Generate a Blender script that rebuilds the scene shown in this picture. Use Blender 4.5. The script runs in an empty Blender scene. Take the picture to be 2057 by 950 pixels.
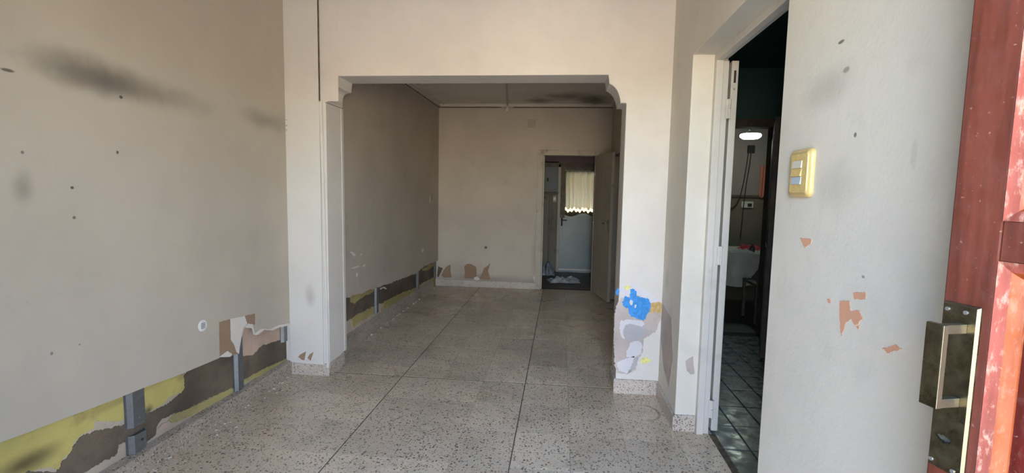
import bpy, math, random
from mathutils import Vector, Matrix, noise as mnoise
random.seed(7)
sc = bpy.context.scene
COL = sc.collection

# ---------------------------------------------------------------- camera
CX, CY, FPX = 1028.5, 475.0, 980.0
YAW, PITCH, ROLL, EYE = 0.0995890592, 0.0905564083, 0.0191489821, 1.45
_f = Vector((-math.sin(YAW)*math.cos(PITCH), math.cos(YAW)*math.cos(PITCH), -math.sin(PITCH)))
_r = Vector((math.cos(YAW), math.sin(YAW), 0))
_u = _r.cross(_f)
CR = math.cos(ROLL)*_r + math.sin(ROLL)*_u
CU = math.cos(ROLL)*_u - math.sin(ROLL)*_r
cam = bpy.data.cameras.new('camera'); camo = bpy.data.objects.new('camera', cam); COL.objects.link(camo)
camo.matrix_world = Matrix(((CR.x, CU.x, -_f.x, 0), (CR.y, CU.y, -_f.y, 0), (CR.z, CU.z, -_f.z, EYE), (0, 0, 0, 1)))
cam.sensor_width = 36; cam.lens = 36*FPX/2057; cam.clip_start = .02; cam.clip_end = 200
sc.camera = camo

# ---------------------------------------------------------------- light
SUN_EL, SUN_STRENGTH, SKY = math.radians(52), 12.5, .86
w = bpy.data.worlds.new('sky'); sc.world = w; w.use_nodes = True
wn = w.node_tree; sk = wn.nodes.new('ShaderNodeTexSky'); sk.sky_type = 'NISHITA'; sk.sun_disc = False
sk.sun_elevation = SUN_EL; sk.sun_rotation = math.radians(15); sk.air_density = 1.0; sk.dust_density = .6; sk.ozone_density = 1.6
sh = wn.nodes.new('ShaderNodeHueSaturation'); sh.inputs['Saturation'].default_value = 1.1
wn.links.new(sk.outputs[0], sh.inputs['Color']); wn.links.new(sh.outputs[0], wn.nodes['Background'].inputs[0]); wn.nodes['Background'].inputs[1].default_value = SKY
sl = bpy.data.lights.new('sun', 'SUN'); sl.energy = SUN_STRENGTH; sl.angle = .009; sl.color = (1, .93, .82)
so = bpy.data.objects.new('sun', sl); COL.objects.link(so)
sd = Vector((-.26*math.cos(SUN_EL), -.966*math.cos(SUN_EL), -math.sin(SUN_EL)))
so.rotation_euler = sd.to_track_quat('-Z', 'Y').to_euler(); so.location = (0, 6, 8)
def portal(loc, sx, sy, rot):
    p = bpy.data.lights.new('sky_portal', 'AREA'); p.shape = 'RECTANGLE'; p.size = sx; p.size_y = sy; p.cycles.is_portal = True
    o = bpy.data.objects.new('sky_portal', p); COL.objects.link(o); o.location = loc; o.rotation_euler = rot
portal((.325, -.21, 1.18), .97, 2.36, (math.radians(90), 0, 0))       # daylight enters by the entrance
portal((.38, 9.16, 1.48), .61, .7, (math.radians(-90), 0, 0))       # and by the window of the outer door
vs = sc.view_settings; vs.view_transform = 'Standard'; vs.look = 'None'; vs.gamma = 1; vs.use_curve_mapping = False
vs.exposure = 3.5
sc.cycles.max_bounces = 10; sc.cycles.diffuse_bounces = 6; sc.cycles.use_denoising = True; sc.cycles.use_guiding = True; sc.cycles.guiding_training_samples = 64
sc.cycles.sample_clamp_indirect = 8; sc.cycles.caustics_reflective = False; sc.cycles.caustics_refractive = False

# ---------------------------------------------------------------- helpers
def U(ax, val, x, y):
    """point of the plane (ax = val) seen at photograph pixel x, y"""
    d = _f + CR*((x-CX)/FPX) - CU*((y-CY)/FPX)
    o = Vector((0, 0, EYE)); i = 'xyz'.index(ax)
    return o + d*((val-o[i])/d[i])
def UU(ax, val, pts): return [U(ax, val, *p) for p in pts]
def crop(pts, s, ox, oy): return [(ox+x*s, oy+y*s) for x, y in pts]

ORIG = {}
def link(o, parent=None, loc=None, label=None, cat=None, kind=None, group=None):
    COL.objects.link(o)
    if parent is not None: o.parent = parent
    if label: o['label'] = label
    if cat: o['category'] = cat
    if kind: o['kind'] = kind
    if group: o['group'] = group
    return o
def empty(name, loc, label=None, cat=None, kind=None, group=None):
    o = bpy.data.objects.new(name, None); o.location = loc; o.empty_display_size = .1
    ORIG[o.name] = Vector(loc)
    link(o, None, None, label, cat, kind, group); ORIG[o.name] = Vector(loc)
    return o
class MB:
    def __init__(s): s.v = []; s.f = []; s.sm = []
    def add(s, vs, fs, smooth=False):
        b = len(s.v); s.v += [Vector(x) for x in vs]; s.f += [tuple(b+i for i in f) for f in fs]; s.sm += [smooth]*len(fs); return s
    def box(s, x0, x1, y0, y1, z0, z1, M=None):
        vs = [Vector((x, y, z)) for z in (z0, z1) for y in (y0, y1) for x in (x0, x1)]
        if M: vs = [M(v) for v in vs]
        return s.add(vs, [(0, 2, 3, 1), (4, 5, 7, 6), (0, 1, 5, 4), (2, 6, 7, 3), (0, 4, 6, 2), (1, 3, 7, 5)])
    def prism(s, pts, vec):
        vec = Vector(vec); n = len(pts); pts = [Vector(p) for p in pts]
        nn = Vector((0, 0, 0))
        for i in range(n): nn += pts[i].cross(pts[(i+1) % n])
        if nn.dot(vec) > 0: pts = pts[::-1]
        vs = pts + [p+vec for p in pts]
        fs = [tuple(range(n)), tuple(range(2*n-1, n-1, -1))]
        for i in range(n): j = (i+1) % n; fs.append((i, n+i, n+j, j))
        return s.add(vs, fs)
    def tube(s, path, r, seg=8, cap=True):
        path = [Vector(p) for p in path]; rings = []
        up = None
        for i, p in enumerate(path):
            t = (path[min(i+1, len(path)-1)]-path[max(i-1, 0)]).normalized()
            if up is None: up = t.orthogonal().normalized()
            a = (up - t*up.dot(t)).normalized(); up = a; b = t.cross(a)
            rr = r[i] if isinstance(r, (list, tuple)) else r
            rings.append([p + (a*math.cos(k*2*math.pi/seg)+b*math.sin(k*2*math.pi/seg))*rr for k in range(seg)])
        vs = [v for q in rings for v in q]; fs = []
        for i in range(len(rings)-1):
            for k in range(seg):
                fs.append((i*seg+k, i*seg+(k+1) % seg, (i+1)*seg+(k+1) % seg, (i+1)*seg+k))
        s.add(vs, fs, True)
        if cap: s.add(rings[0], [tuple(range(seg))[::-1]]); s.add(rings[-1], [tuple(range(seg))])
        return s
    def build(s, name, m, parent=None, origin=None, bevel=0, label=None, cat=None, kind=None, group=None, seg=2):
        o0 = ORIG[parent.name] if parent is not None else (Vector(origin) if origin is not None else base(s.v))
        me = bpy.data.meshes.new(name); me.from_pydata([v-o0 for v in s.v], [], s.f); me.update()
        for p, q in zip(me.polygons, s.sm): p.use_smooth = q
        me.materials.append(m)
        o = bpy.data.objects.new(name, me)
        if parent is None: o.location = o0
        link(o, parent, None, label, cat, kind, group); ORIG[o.name] = o0
        if bevel:
            b = o.modifiers.new('bevel', 'BEVEL'); b.width = bevel; b.segments = seg; b.limit_method = 'ANGLE'; b.angle_limit = .6
        return o
def base(vs):
    xs = [v.x for v in vs]; ys = [v.y for v in vs]; zs = [v.z for v in vs]
    return Vector(((min(xs)+max(xs))/2, (min(ys)+max(ys))/2, min(zs)))
def rag(pts, amp=.004, step=.012, fixed=()):
    """subdivide an outline and make it uneven within its own plane"""
    out = []; n = len(pts)
    nn = Vector((0, 0, 0))
    for i in range(n): nn += pts[i].cross(pts[(i+1) % n])
    # the cross sum is about the origin: use differences instead
    nn = Vector((0, 0, 0)); c = sum(pts, Vector())/n
    for i in range(n): nn += (pts[i]-c).cross(pts[(i+1) % n]-c)
    nn.normalize(); ph = random.random()*100; run = 0.0
    for i in range(n):
        a, b = pts[i], pts[(i+1) % n]; e = b-a; L = e.length
        if L < 1e-6: continue
        k = max(1, int(L/step)); nrm = nn.cross(e/L)
        for j in range(k):
            t = j/k; q_ = run+t*L
            d = 0 if i in fixed else amp*(1.1*mnoise.noise(Vector((q_/step*.21, ph, 0)))+.8*mnoise.noise(Vector((q_/step*.55, ph, 5)))+.45*random.uniform(-1, 1))
            out.append(a+e*t+nrm*d)
        run += L
    return out

# ---------------------------------------------------------------- materials
def newmat(name):
    m = bpy.data.materials.new(name); m.use_nodes = True
    return m, m.node_tree, m.node_tree.nodes['Principled BSDF']
def N(t, k, **kw):
    n = t.nodes.new(k)
    for a, b in kw.items(): setattr(n, a, b)
    return n
def mixc(t, fac, a, b):
    n = N(t, 'ShaderNodeMix', data_type='RGBA')
    for i, v in ((0, fac), (6, a), (7, b)):
        if isinstance(v, bpy.types.NodeSocket): t.links.new(v, n.inputs[i])
        elif i == 0: n.inputs[0].default_value = v
        else: n.inputs[i].default_value = (*v, 1)
    return n.outputs[2]
def noise(t, vec, scale, detail=4, rough=.55):
    n = N(t, 'ShaderNodeTexNoise'); n.inputs['Scale'].default_value = scale; n.inputs['Detail'].default_value = detail
    n.inputs['Roughness'].default_value = rough; t.links.new(vec, n.inputs['Vector']); return n.outputs['Fac']
def ramp(t, fac, a, b, lo=0, hi=1):
    n = N(t, 'ShaderNodeMapRange'); n.interpolation_type = 'SMOOTHSTEP'
    t.links.new(fac, n.inputs[0])
    for i, v in enumerate((a, b, lo, hi)): n.inputs[1+i].default_value = v
    return n.outputs[0]
def pos(t): return N(t, 'ShaderNodeNewGeometry').outputs['Position']
def mul(t, a, b):
    n = N(t, 'ShaderNodeMath', operation='MULTIPLY')
    for i, v in enumerate((a, b)):
        if isinstance(v, bpy.types.NodeSocket): t.links.new(v, n.inputs[i])
        else: n.inputs[i].default_value = v
    return n.outputs[0]
def scaled(c, k): return tuple(min(1, x*k) for x in c)
def paint(name, col, rough=.75, stains=(), bump=.12, mott=.06, grime=0, gcol=(.16, .13, .10), streak=0, spec=.3):
    m, t, b = newmat(name); p = pos(t)
    c = mixc(t, ramp(t, noise(t, p, 1.7, 5), .35, .65), scaled(col, 1-mott), scaled(col, 1+mott*.6))
    c = mixc(t, mul(t, ramp(t, noise(t, p, 38, 3), .66, .8), .25), c, scaled(col, .72))
    if grime:
        c = mixc(t, mul(t, ramp(t, noise(t, p, 5.5, 7, .65), .52, .75), grime), c, gcol)
    if streak:
        mp = N(t, 'ShaderNodeMapping'); mp.inputs['Scale'].default_value = (14, 14, .9); t.links.new(p, mp.inputs[0])
        c = mixc(t, mul(t, ramp(t, noise(t, mp.outputs[0], 1, 4), .45, .75), streak), c, gcol)
    dist = None
    for (ctr, rad, sc_, st) in stains:
        s = N(t, 'ShaderNodeVectorMath', operation='SUBTRACT'); t.links.new(p, s.inputs[0]); s.inputs[1].default_value = ctr
        d = N(t, 'ShaderNodeVectorMath', operation='DIVIDE'); t.links.new(s.outputs[0], d.inputs[0]); d.inputs[1].default_value = rad
        l = N(t, 'ShaderNodeVectorMath', operation='LENGTH'); t.links.new(d.outputs[0], l.inputs[0])
        a = N(t, 'ShaderNodeMath', operation='ADD'); t.links.new(l.outputs['Value'], a.inputs[0])
        if dist is None: dist = ramp(t, noise(t, p, 6, 4), .3, .7, -.12, .12)
        t.links.new(dist, a.inputs[1])
        c = mixc(t, mul(t, ramp(t, a.outputs[0], 1.15, 0) if rad[1] > .03 else ramp(t, l.outputs['Value'], 1, .5), st), c, sc_)
    t.links.new(c, b.inputs['Base Color']); b.inputs['Roughness'].default_value = rough
    b.inputs['Specular IOR Level'].default_value = spec
    if bump:
        bn = N(t, 'ShaderNodeBump'); bn.inputs['Strength'].default_value = bump; bn.inputs['Distance'].default_value = .01
        a = N(t, 'ShaderNodeMath', operation='ADD'); t.links.new(noise(t, p, 7, 4), a.inputs[0]); t.links.new(mul(t, noise(t, p, 90, 3), .18), a.inputs[1])
        t.links.new(a.outputs[0], bn.inputs['Height']); t.links.new(bn.outputs[0], b.inputs['Normal'])
    return m
_q = U('z', 0, 1285, 828)
STAIN_RINGS = [((_q.x, _q.y), (.13, .12), 0)]
def terrazzo(name, col, rough=.3, chipcol=(.115, .065, .03), dirt=.35, big=34, tint=True, spec=.5):
    m, t, b = newmat(name); p = pos(t)
    c = mixc(t, ramp(t, noise(t, p, 1.3, 4), .3, .7), scaled(col, .88), scaled(col, 1.1))
    c = mixc(t, mul(t, ramp(t, noise(t, p, 3.1, 6, .6), .5, .78), dirt), c, (.20, .145, .10))
    c = mixc(t, mul(t, ramp(t, noise(t, p, 160, 2), .5, .7), .35), c, scaled(col, .62))
    for scl, thr, keep, cc in ((big, .32, .7, chipcol), (big*1.8, .32, .65, scaled(chipcol, 1.2)), (big*1.3, .2, .8, (.62, .58, .52))):
        wp = N(t, 'ShaderNodeTexNoise'); wp.inputs['Scale'].default_value = 60; t.links.new(p, wp.inputs['Vector'])
        vm = N(t, 'ShaderNodeVectorMath', operation='MULTIPLY_ADD'); t.links.new(wp.outputs['Color'], vm.inputs[0]); vm.inputs[1].default_value = (.012,)*3; t.links.new(p, vm.inputs[2])
        v = N(t, 'ShaderNodeTexVoronoi'); v.inputs['Scale'].default_value = scl; t.links.new(vm.outputs[0], v.inputs['Vector'])
        s = N(t, 'ShaderNodeSeparateColor'); t.links.new(v.outputs['Color'], s.inputs[0])
        size = ramp(t, s.outputs[1], 0, 1, thr*.45, thr*1.25)
        lt = N(t, 'ShaderNodeMath', operation='LESS_THAN'); t.links.new(v.outputs['Distance'], lt.inputs[0]); t.links.new(size, lt.inputs[1])
        kp = N(t, 'ShaderNodeMath', operation='GREATER_THAN'); t.links.new(s.outputs[0], kp.inputs[0]); kp.inputs[1].default_value = 1-keep
        cv = mixc(t, s.outputs[2], scaled(cc, .55), scaled(cc, 1.5))
        c = mixc(t, mul(t, mul(t, lt.outputs[0], kp.outputs[0]), .85), c, cv)
    if tint:
        for (cx_, cy_), (ra, rb), lo_ in STAIN_RINGS:
            s_ = N(t, 'ShaderNodeVectorMath', operation='SUBTRACT'); t.links.new(p, s_.inputs[0]); s_.inputs[1].default_value = (cx_, cy_, 0)
            d_ = N(t, 'ShaderNodeVectorMath', operation='DIVIDE'); t.links.new(s_.outputs[0], d_.inputs[0]); d_.inputs[1].default_value = (ra, rb, 1)
            l_ = N(t, 'ShaderNodeVectorMath', operation='LENGTH'); t.links.new(d_.outputs[0], l_.inputs[0])
            e_ = N(t, 'ShaderNodeMath', operation='ADD'); t.links.new(l_.outputs['Value'], e_.inputs[0]); t.links.new(ramp(t, noise(t, p, 12, 4), .3, .7, -.06, .06), e_.inputs[1])
            up_ = ramp(t, e_.outputs[0], .86, 1.0); dn_ = ramp(t, e_.outputs[0], 1.1, 1.0)
            sx = N(t, 'ShaderNodeSeparateXYZ'); t.links.new(d_.outputs[0], sx.inputs[0])
            c = mixc(t, mul(t, mul(t, mul(t, up_, dn_), ramp(t, sx.outputs[0], -.2, .6)), .75), c, (.26, .13, .06))
        oi = N(t, 'ShaderNodeObjectInfo'); hs = N(t, 'ShaderNodeHueSaturation')
        t.links.new(ramp(t, oi.outputs['Random'], 0, 1, .9, 1.08), hs.inputs['Value']); t.links.new(c, hs.inputs['Color']); c = hs.outputs[0]
    t.links.new(c, b.inputs['Base Color'])
    t.links.new(ramp(t, noise(t, p, 2.2, 5), .3, .7, rough*.75, rough*1.45), b.inputs['Roughness'])
    b.inputs['Specular IOR Level'].default_value = spec
    return m
def plain(name, col, rough=.5, metal=0, bump=0, var=0, vs=20, spec=.5, col2=None, emit=0):
    m, t, b = newmat(name); b.inputs['Base Color'].default_value = (*col, 1)
    b.inputs['Roughness'].default_value = rough; b.inputs['Metallic'].default_value = metal; b.inputs['Specular IOR Level'].default_value = spec
    p = pos(t)
    if var or col2:
        t.links.new(mixc(t, ramp(t, noise(t, p, vs, 5, .6), .4, .62), scaled(col, 1-var), col2 or scaled(col, 1+var)), b.inputs['Base Color'])
    if bump:
        bn = N(t, 'ShaderNodeBump'); bn.inputs['Strength'].default_value = bump; bn.inputs['Distance'].default_value = .005
        t.links.new(noise(t, p, vs*2, 5), bn.inputs['Height']); t.links.new(bn.outputs[0], b.inputs['Normal'])
    if emit:
        b.inputs['Emission Color'].default_value = (*col, 1); b.inputs['Emission Strength'].default_value = emit
    return m

WHITE = (.64, .60, .515)
DK = (.055, .05, .042)
def st_left(px, r, s, c=DK):
    q = U('x', -2.07, *px); return ((q.x, q.y, q.z), (.2, r[0], r[1]), c, s)
M = {}
M['wall_left'] = paint('painted_board_left', (.44, .39, .315), .7, [
    st_left((215, 158), (.42, .10), .62), st_left((150, 138), (.3, .09), .2), st_left((300, 188), (.55, .09), .3), st_left((533, 243), (.35, .08), .35), st_left((600, 260), (.5, .2), .15),
    st_left((243, 195), (.012, .01), .9), st_left((15, 141), (.03, .008), .8), st_left((236, 306), (.008, .01), .9), st_left((145, 377), (.01, .008), .9),
    st_left((149, 437), (.009, .009), .8), st_left((46, 379), (.05, .08), .35), st_left((104, 710), (.008, .009), .6), st_left((160, 692), (.006, .004), .6), st_left((45, 306), (.008, .008), .7)],
    bump=.1, mott=.05, grime=.06)
def st_r(px, r, s, c=DK):
    q = U('x', .735, *px); return ((q.x, q.y, q.z), (.2, r[0], r[1]), c, s)
M['wall_right'] = paint('painted_plaster_right', WHITE, .6, [st_r((1665, 178), (.16, .07), .22), st_r((1680, 372), (.14, .09), .16), st_r((1690, 84), (.02, .006), .8), st_r((1718, 271), (.008, .008), .8),
    st_r((1836, 310), (.012, .04), .12), st_r((1700, 140), (.02, .01), .5), st_r((1734, 556), (.008, .005), .6), st_r((1345, 660), (.08, .35), .3, (.45, .36, .27)), st_r((1340, 560), (.1, .1), .2)], bump=.25, mott=.05, grime=.1)
M['arch'] = paint('painted_plaster_arch', (.63, .59, .535), .65, [], bump=.16, mott=.05, grime=.07)
M['board'] = paint('painted_board', (.63, .60, .55), .6, [((-1.9, 3.52, .62), (.05, .2, .1), DK, .3), ((-2.062, 3.52, 1.955), (.008, .2, .006), (.2, .13, .14), .8), ((-2.06, 3.52, 1.915), (.01, .2, .008), (.2, .13, .14), .8), ((-2.062, 3.52, 1.88), (.006, .2, .012), (.2, .13, .14), .8)], bump=.06, mott=.03, grime=.06)
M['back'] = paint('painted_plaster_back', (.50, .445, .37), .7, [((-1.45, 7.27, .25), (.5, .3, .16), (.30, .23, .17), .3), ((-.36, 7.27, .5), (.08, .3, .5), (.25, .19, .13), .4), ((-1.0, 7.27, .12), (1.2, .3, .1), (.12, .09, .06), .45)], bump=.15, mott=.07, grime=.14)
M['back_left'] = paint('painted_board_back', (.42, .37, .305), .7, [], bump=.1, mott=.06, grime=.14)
M['ceil'] = paint('painted_ceiling', (.62, .58, .51), .7, [((.1, 6.6, 2.72), (.5, .35, .3), (.16, .12, .11), .8), ((-.35, 6.9, 2.72), (.25, .25, .3), (.14, .11, .10), .8), ((.4, 6.9, 2.72), (.3, .4, .3), (.08, .06, .06), .95)], bump=.1, grime=.12)
M['ceil2'] = paint('painted_ceiling_front', (.62, .59, .54), .7)
M['old'] = paint('old_mortar', (.42, .345, .265), .9, [], bump=.8, mott=.2, grime=.35, gcol=(.22, .17, .11))
M['cement'] = paint('brown_cement', (.125, .095, .065), .95, [], bump=1.0, mott=.4, grime=.6, gcol=(.06, .045, .035))
M['yellow'] = paint('old_yellow_paint', (.47, .395, .125), .7, [(tuple(U('x', -2.115, 45, 932)), (.1, .16, .06), (.09, .06, .03), .9), (tuple(U('x', -2.115, 296, 824)), (.1, .04, .035), (.05, .04, .03), .9), (tuple(U('x', -2.115, 250, 800)), (.1, .3, .03), (.25, .19, .07), .6)], bump=.35, mott=.15, grime=.65, gcol=(.20, .14, .06))
M['yellow_dirty'] = paint('dirty_yellow_paint', (.36, .30, .12), .85, [], bump=.6, mott=.2, grime=.7, gcol=(.20, .15, .08))
M['salmon'] = paint('salmon_plaster', (.46, .33, .245), .85, [], bump=.6, mott=.15, grime=.4, gcol=(.24, .16, .11))
M['kraft'] = paint('torn_kraft_paper', (.30, .20, .125), .9, [], bump=.3, mott=.1, grime=.15)
M['gypsum'] = paint('torn_white_paper', (.62, .57, .5), .85, [], bump=.3, mott=.05)
M['blue'] = plain('blue_old_paint', (.025, .24, .60), .6, var=.15, vs=60, bump=.2)
M['ochre'] = plain('ochre_old_paint', (.52, .35, .13), .7, var=.15, vs=40, bump=.3)
M['lemon'] = plain('lemon_old_paint', (.68, .64, .22), .7, var=.1, vs=40)
M['filler'] = paint('grey_filler', (.44, .43, .43), .85, [], bump=.6, mott=.2, grime=.3, gcol=(.3, .27, .25))
M['filler_white'] = paint('white_filler', (.62, .60, .60), .8, [], bump=.4, mott=.12, grime=.25, gcol=(.42, .40, .38))
M['bare'] = paint('bare_plaster', (.50, .43, .38), .9, [], bump=1, mott=.2, grime=.7, gcol=(.33, .25, .2))
M['peach'] = paint('peach_undercoat', (.62, .33, .20), .8, [], bump=.2, mott=.1)
M['zinc'] = plain('galvanised_steel', (.30, .32, .33), .42, .75, var=.25, vs=35, bump=.15, col2=(.20, .21, .21))
M['terrazzo'] = terrazzo('terrazzo_floor', (.66, .525, .375), big=58)
M['terrazzo_base'] = terrazzo('terrazzo_baseboard', (.50, .44, .365), .5, dirt=.3, big=62, tint=False)
M['terrazzo_base_left'] = terrazzo('terrazzo_baseboard_dirty', (.36, .30, .235), .6, dirt=.55, big=62, tint=False)
M['grout'] = plain('dark_grout', (.12, .085, .055), .95, var=.3)
M['grout2'] = plain('black_grout', (.02, .022, .02), .8)
M['frame'] = paint('door_frame_enamel', (.60, .57, .51), .4, [], bump=.08, mott=.03, grime=.22, gcol=(.2, .14, .09), spec=.5)
M['leaf'] = paint('grey_enamel_leaf', (.58, .55, .49), .4, [], bump=.05, mott=.03, grime=.3, gcol=(.22, .16, .1), spec=.5)
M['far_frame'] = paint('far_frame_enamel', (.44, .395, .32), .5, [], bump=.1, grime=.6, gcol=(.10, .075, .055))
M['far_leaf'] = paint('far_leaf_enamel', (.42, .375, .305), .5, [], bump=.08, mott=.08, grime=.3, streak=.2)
M['dark'] = plain('dark_interior', (.03, .027, .024), .8)
M['steel'] = plain('dull_steel', (.35, .34, .32), .4, .9)
M['white_plastic'] = plain('white_plastic', (.66, .64, .6), .4)

# ================================================================ SETTING
HC = 3.02                     # ceiling height of the front room
YA, YB = 3.53, 3.79           # faces of the arch wall
XL, XR = -2.07, .735          # left board face, right wall
YF = 7.27                     # far wall
# --- floor: slab with terrazzo tiles set in it
floor = MB().box(-2.3, .97, -.2, 7.4, -.12, -.0014).build('floor', M['grout'], kind='structure', label='terrazzo tile floor running through both rooms', cat='floor')
FO = ORIG[floor.name]
CW, RW, X0, Y0 = .3213, .3825, -1.2, 3.60
cache = {}
for i in range(-3, 7):
    for j in range(-10, 10):
        xa, xb = X0+i*CW, X0+(i+1)*CW; ya, yb = Y0+j*RW, Y0+(j+1)*RW
        g = .0007
        ga = .0036 if i in (0, 3) else g; gb = .0036 if i+1 in (0, 3) else g
        gc = .0065 if j == 0 else g; gd = .0065 if j+1 == 0 else g
        xb = min(xb, .955)
        if yb > 7.30: yb = 7.30
        key = (ga, gb, gc, gd, round(xb-xa, 3), round(yb-ya, 3))
        if key not in cache:
            hx, hy = (xb-xa)/2, (yb-ya)/2; mb = MB(); c = .0005
            x0, x1, y0, y1 = -hx+ga, hx-gb, -hy+gc, hy-gd
            mb.add([(x0, y0, -.012), (x1, y0, -.012), (x1, y1, -.012), (x0, y1, -.012), (x0, y0, -c), (x1, y0, -c), (x1, y1, -c), (x0, y1, -c),
                    (x0+c, y0+c, 0), (x1-c, y0+c, 0), (x1-c, y1-c, 0), (x0+c, y1-c, 0)],
                   [(0, 1, 5, 4), (1, 2, 6, 5), (2, 3, 7, 6), (3, 0, 4, 7), (4, 5, 9, 8), (5, 6, 10, 9), (6, 7, 11, 10), (7, 4, 8, 11), (8, 9, 10, 11)])
            me = bpy.data.meshes.new('tile'); me.from_pydata(mb.v, [], mb.f); me.materials.append(M['terrazzo']); cache[key] = me
        o = bpy.data.objects.new('tile', cache[key]); link(o, floor)
        o.location = Vector(((xa+xb)/2, (ya+yb)/2, random.uniform(-.00012, .00012))) - FO

# --- front left wall: old masonry with patches, board over it
XO = -2.115
wl = MB().box(-2.35, XO, -.4, 3.60, 0, HC).build('wall_left', M['old'], kind='structure', cat='wall', label='left wall: painted plasterboard broken off above the floor, old yellow and brown wall showing below')
def patch(name, mat, px, ax, val, th, parent, amp=.009, step=.006, fixed=(), label=None, out=None):
    pts = UU(ax, val, px) if px and len(px[0]) == 2 else [Vector(p) for p in px]
    pts = rag(pts, amp, step, fixed)
    v = out or {'x': (th, 0, 0), 'y': (0, -th, 0), 'z': (0, 0, th)}[ax]
    return MB().prism(pts, v).build(name, mat, parent, label=label)
C1 = lambda pts: crop(pts, .4212, 0, 550)
patch('cement_patch', M['cement'], C1([(-400, 1130), (100, 940), (270, 945), (290, 900), (330, 860), (350, 820), (385, 775), (450, 750), (530, 735), (600, 720), (690, 668), (720, 658), (800, 618), (870, 560), (870, 490), (900, 460), (1045, 390), (1150, 388), (1200, 385), (1245, 342), (1340, 312), (1420, 300), (1430, 380),
    (1390, 392), (1300, 432), (1170, 500), (1115, 540), (1030, 575), (900, 640), (820, 672), (770, 690), (745, 725), (740, 765), (690, 805), (600, 800), (560, 815), (555, 860), (470, 905), (400, 950), (300, 1010), (-400, 1300)]), 'x', XO, .004, wl, .005, label='dark brown damp cement band')
patch('paint_patch', M['yellow'], C1([(-400, 960), (0, 790), (300, 660), (597, 540), (600, 690), (560, 705), (500, 700), (450, 700), (440, 735), (385, 765), (350, 800), (335, 840), (290, 885), (275, 935), (230, 920), (130, 940), (90, 960), (-400, 1150)]), 'x', XO, .006, wl, .004, label='old yellow paint left of the first steel stud')
patch('paint_patch', M['yellow'], C1([(680, 530), (860, 450), (872, 500), (875, 540), (860, 565), (800, 590), (770, 625), (735, 640), (700, 665), (688, 650)]), 'x', XO, .006, wl, .004, label='old yellow paint right of the first steel stud')
patch('paint_patch', M['yellow_dirty'], C1([(820, 672), (900, 640), (1030, 578), (1100, 545), (1110, 570), (1030, 610), (980, 640), (900, 680), (820, 712), (800, 700)]), 'x', XO, .007, wl, .005)
patch('paint_patch', M['yellow_dirty'], C1([(1160, 505), (1230, 465), (1300, 432), (1380, 396), (1385, 415), (1300, 455), (1240, 485), (1165, 520)]), 'x', XO, .007, wl, .004)
patch('plaster_patch', M['salmon'], C1([(1120, 300), (1150, 250), (1400, 225), (1400, 318), (1340, 312), (1245, 342), (1200, 388), (1130, 392)]), 'x', XO, .007, wl, .005, label='salmon plaster')
patch('plaster_patch', M['salmon'], C1([(748, 738), (775, 712), (800, 706), (792, 728), (760, 746)]), 'x', XO, .007, wl, .0025)
# painted board, its lower edge broken
edge_px = C1([(1045, 402), (860, 480), (680, 546), (590, 582), (480, 625), (300, 692), (150, 750), (0, 805)])
bd = [U('x', XL, *p) for p in C1([(1380, 240), (1330, 246), (1300, 262), (1275, 258), (1235, 290), (1215, 285), (1213, 240), (1190, 240), (1165, 260), (1158, 292), (1140, 330), (1136, 380), (1105, 388), (1075, 378), (1047, 395)])]
bd = rag(bd, .004, .015)[:-20] if False else bd
pts = []
for a, b in zip(bd, bd[1:]):
    L = (b-a).length; k = max(1, int(L/.012))
    for j in range(k): pts.append(a.lerp(b, j/k)+Vector((0, random.uniform(-.003, .003), random.uniform(-.004, .004))))
pts += [U('x', XL, *p) for p in edge_px[0:]]
q = pts[-1]; pts.append(Vector((XL, .9, .50))); pts.append(Vector((XL, -.4, .53)))
outline = [Vector((XL, 3.54, pts[0].z))]+pts+[Vector((XL, -.4, HC)), Vector((XL, 3.54, HC))]
MB().prism(outline, (-.0125, 0, 0)).build('wallboard', M['wall_left'], wl, label='grey-beige painted plasterboard sheet')
patch('torn_paper', M['kraft'], C1([(1045, 230), (1098, 216), (1100, 315), (1120, 350), (1132, 382), (1105, 386), (1070, 378), (1047, 392)]), 'x', XL+.0002, .0012, wl, .002, label='brown torn face of the board')
patch('torn_paper', M['kraft'], C1([(1166, 201), (1215, 190), (1216, 242), (1190, 240), (1178, 238)]), 'x', XL+.0002, .0012, wl, .002)
patch('torn_paper', M['gypsum'], C1([(1098, 214), (1166, 201), (1178, 236), (1160, 258), (1152, 292), (1138, 382), (1126, 372), (1118, 340), (1100, 312)]), 'x', XL+.0008, .0018, wl, .002, label='white paper flap hanging')
patch('torn_paper', M['gypsum'], C1([(1165, 255), (1185, 238), (1205, 240), (1215, 285), (1240, 262), (1290, 262), (1330, 244), (1378, 236), (1378, 246), (1330, 256), (1300, 270), (1260, 266), (1225, 292), (1208, 290), (1200, 260), (1180, 258)]), 'x', XL+.0008, .0018, wl, .002)
patch('torn_paper', M['gypsum'], C1([(1068, 378), (1085, 368), (1105, 382), (1100, 395), (1072, 398), (1045, 395)]), 'x', XL+.0008, .0018, wl, .002)
# rough mortar top of baseboard and crumbs
bl = MB().prism([(XO, 0, 0), (XO+.052, 0, 0), (XO+.052, 0, .092), (XO+.046, 0, .097), (XO, 0, .108)], (0, 3.53, 0)).build('baseboard_left', M['grout'], kind='structure', cat='baseboard', label='dusty terrazzo baseboard under the broken left wall')
y = 0.02
while y < 3.5:
    y1 = min(y+.382, 3.53)
    MB().prism([(XO+.04, y+.0006, 0), (XO+.0545, y+.0006, 0), (XO+.0545, y+.0006, .094), (XO+.048, y+.0006, .099), (XO+.002, y+.0006, .1095), (XO+.002, y+.0006, .1)], (0, y1-y-.0012, 0)).build('baseboard_tile', M['terrazzo_base_left'], bl)
    y = y1
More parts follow.
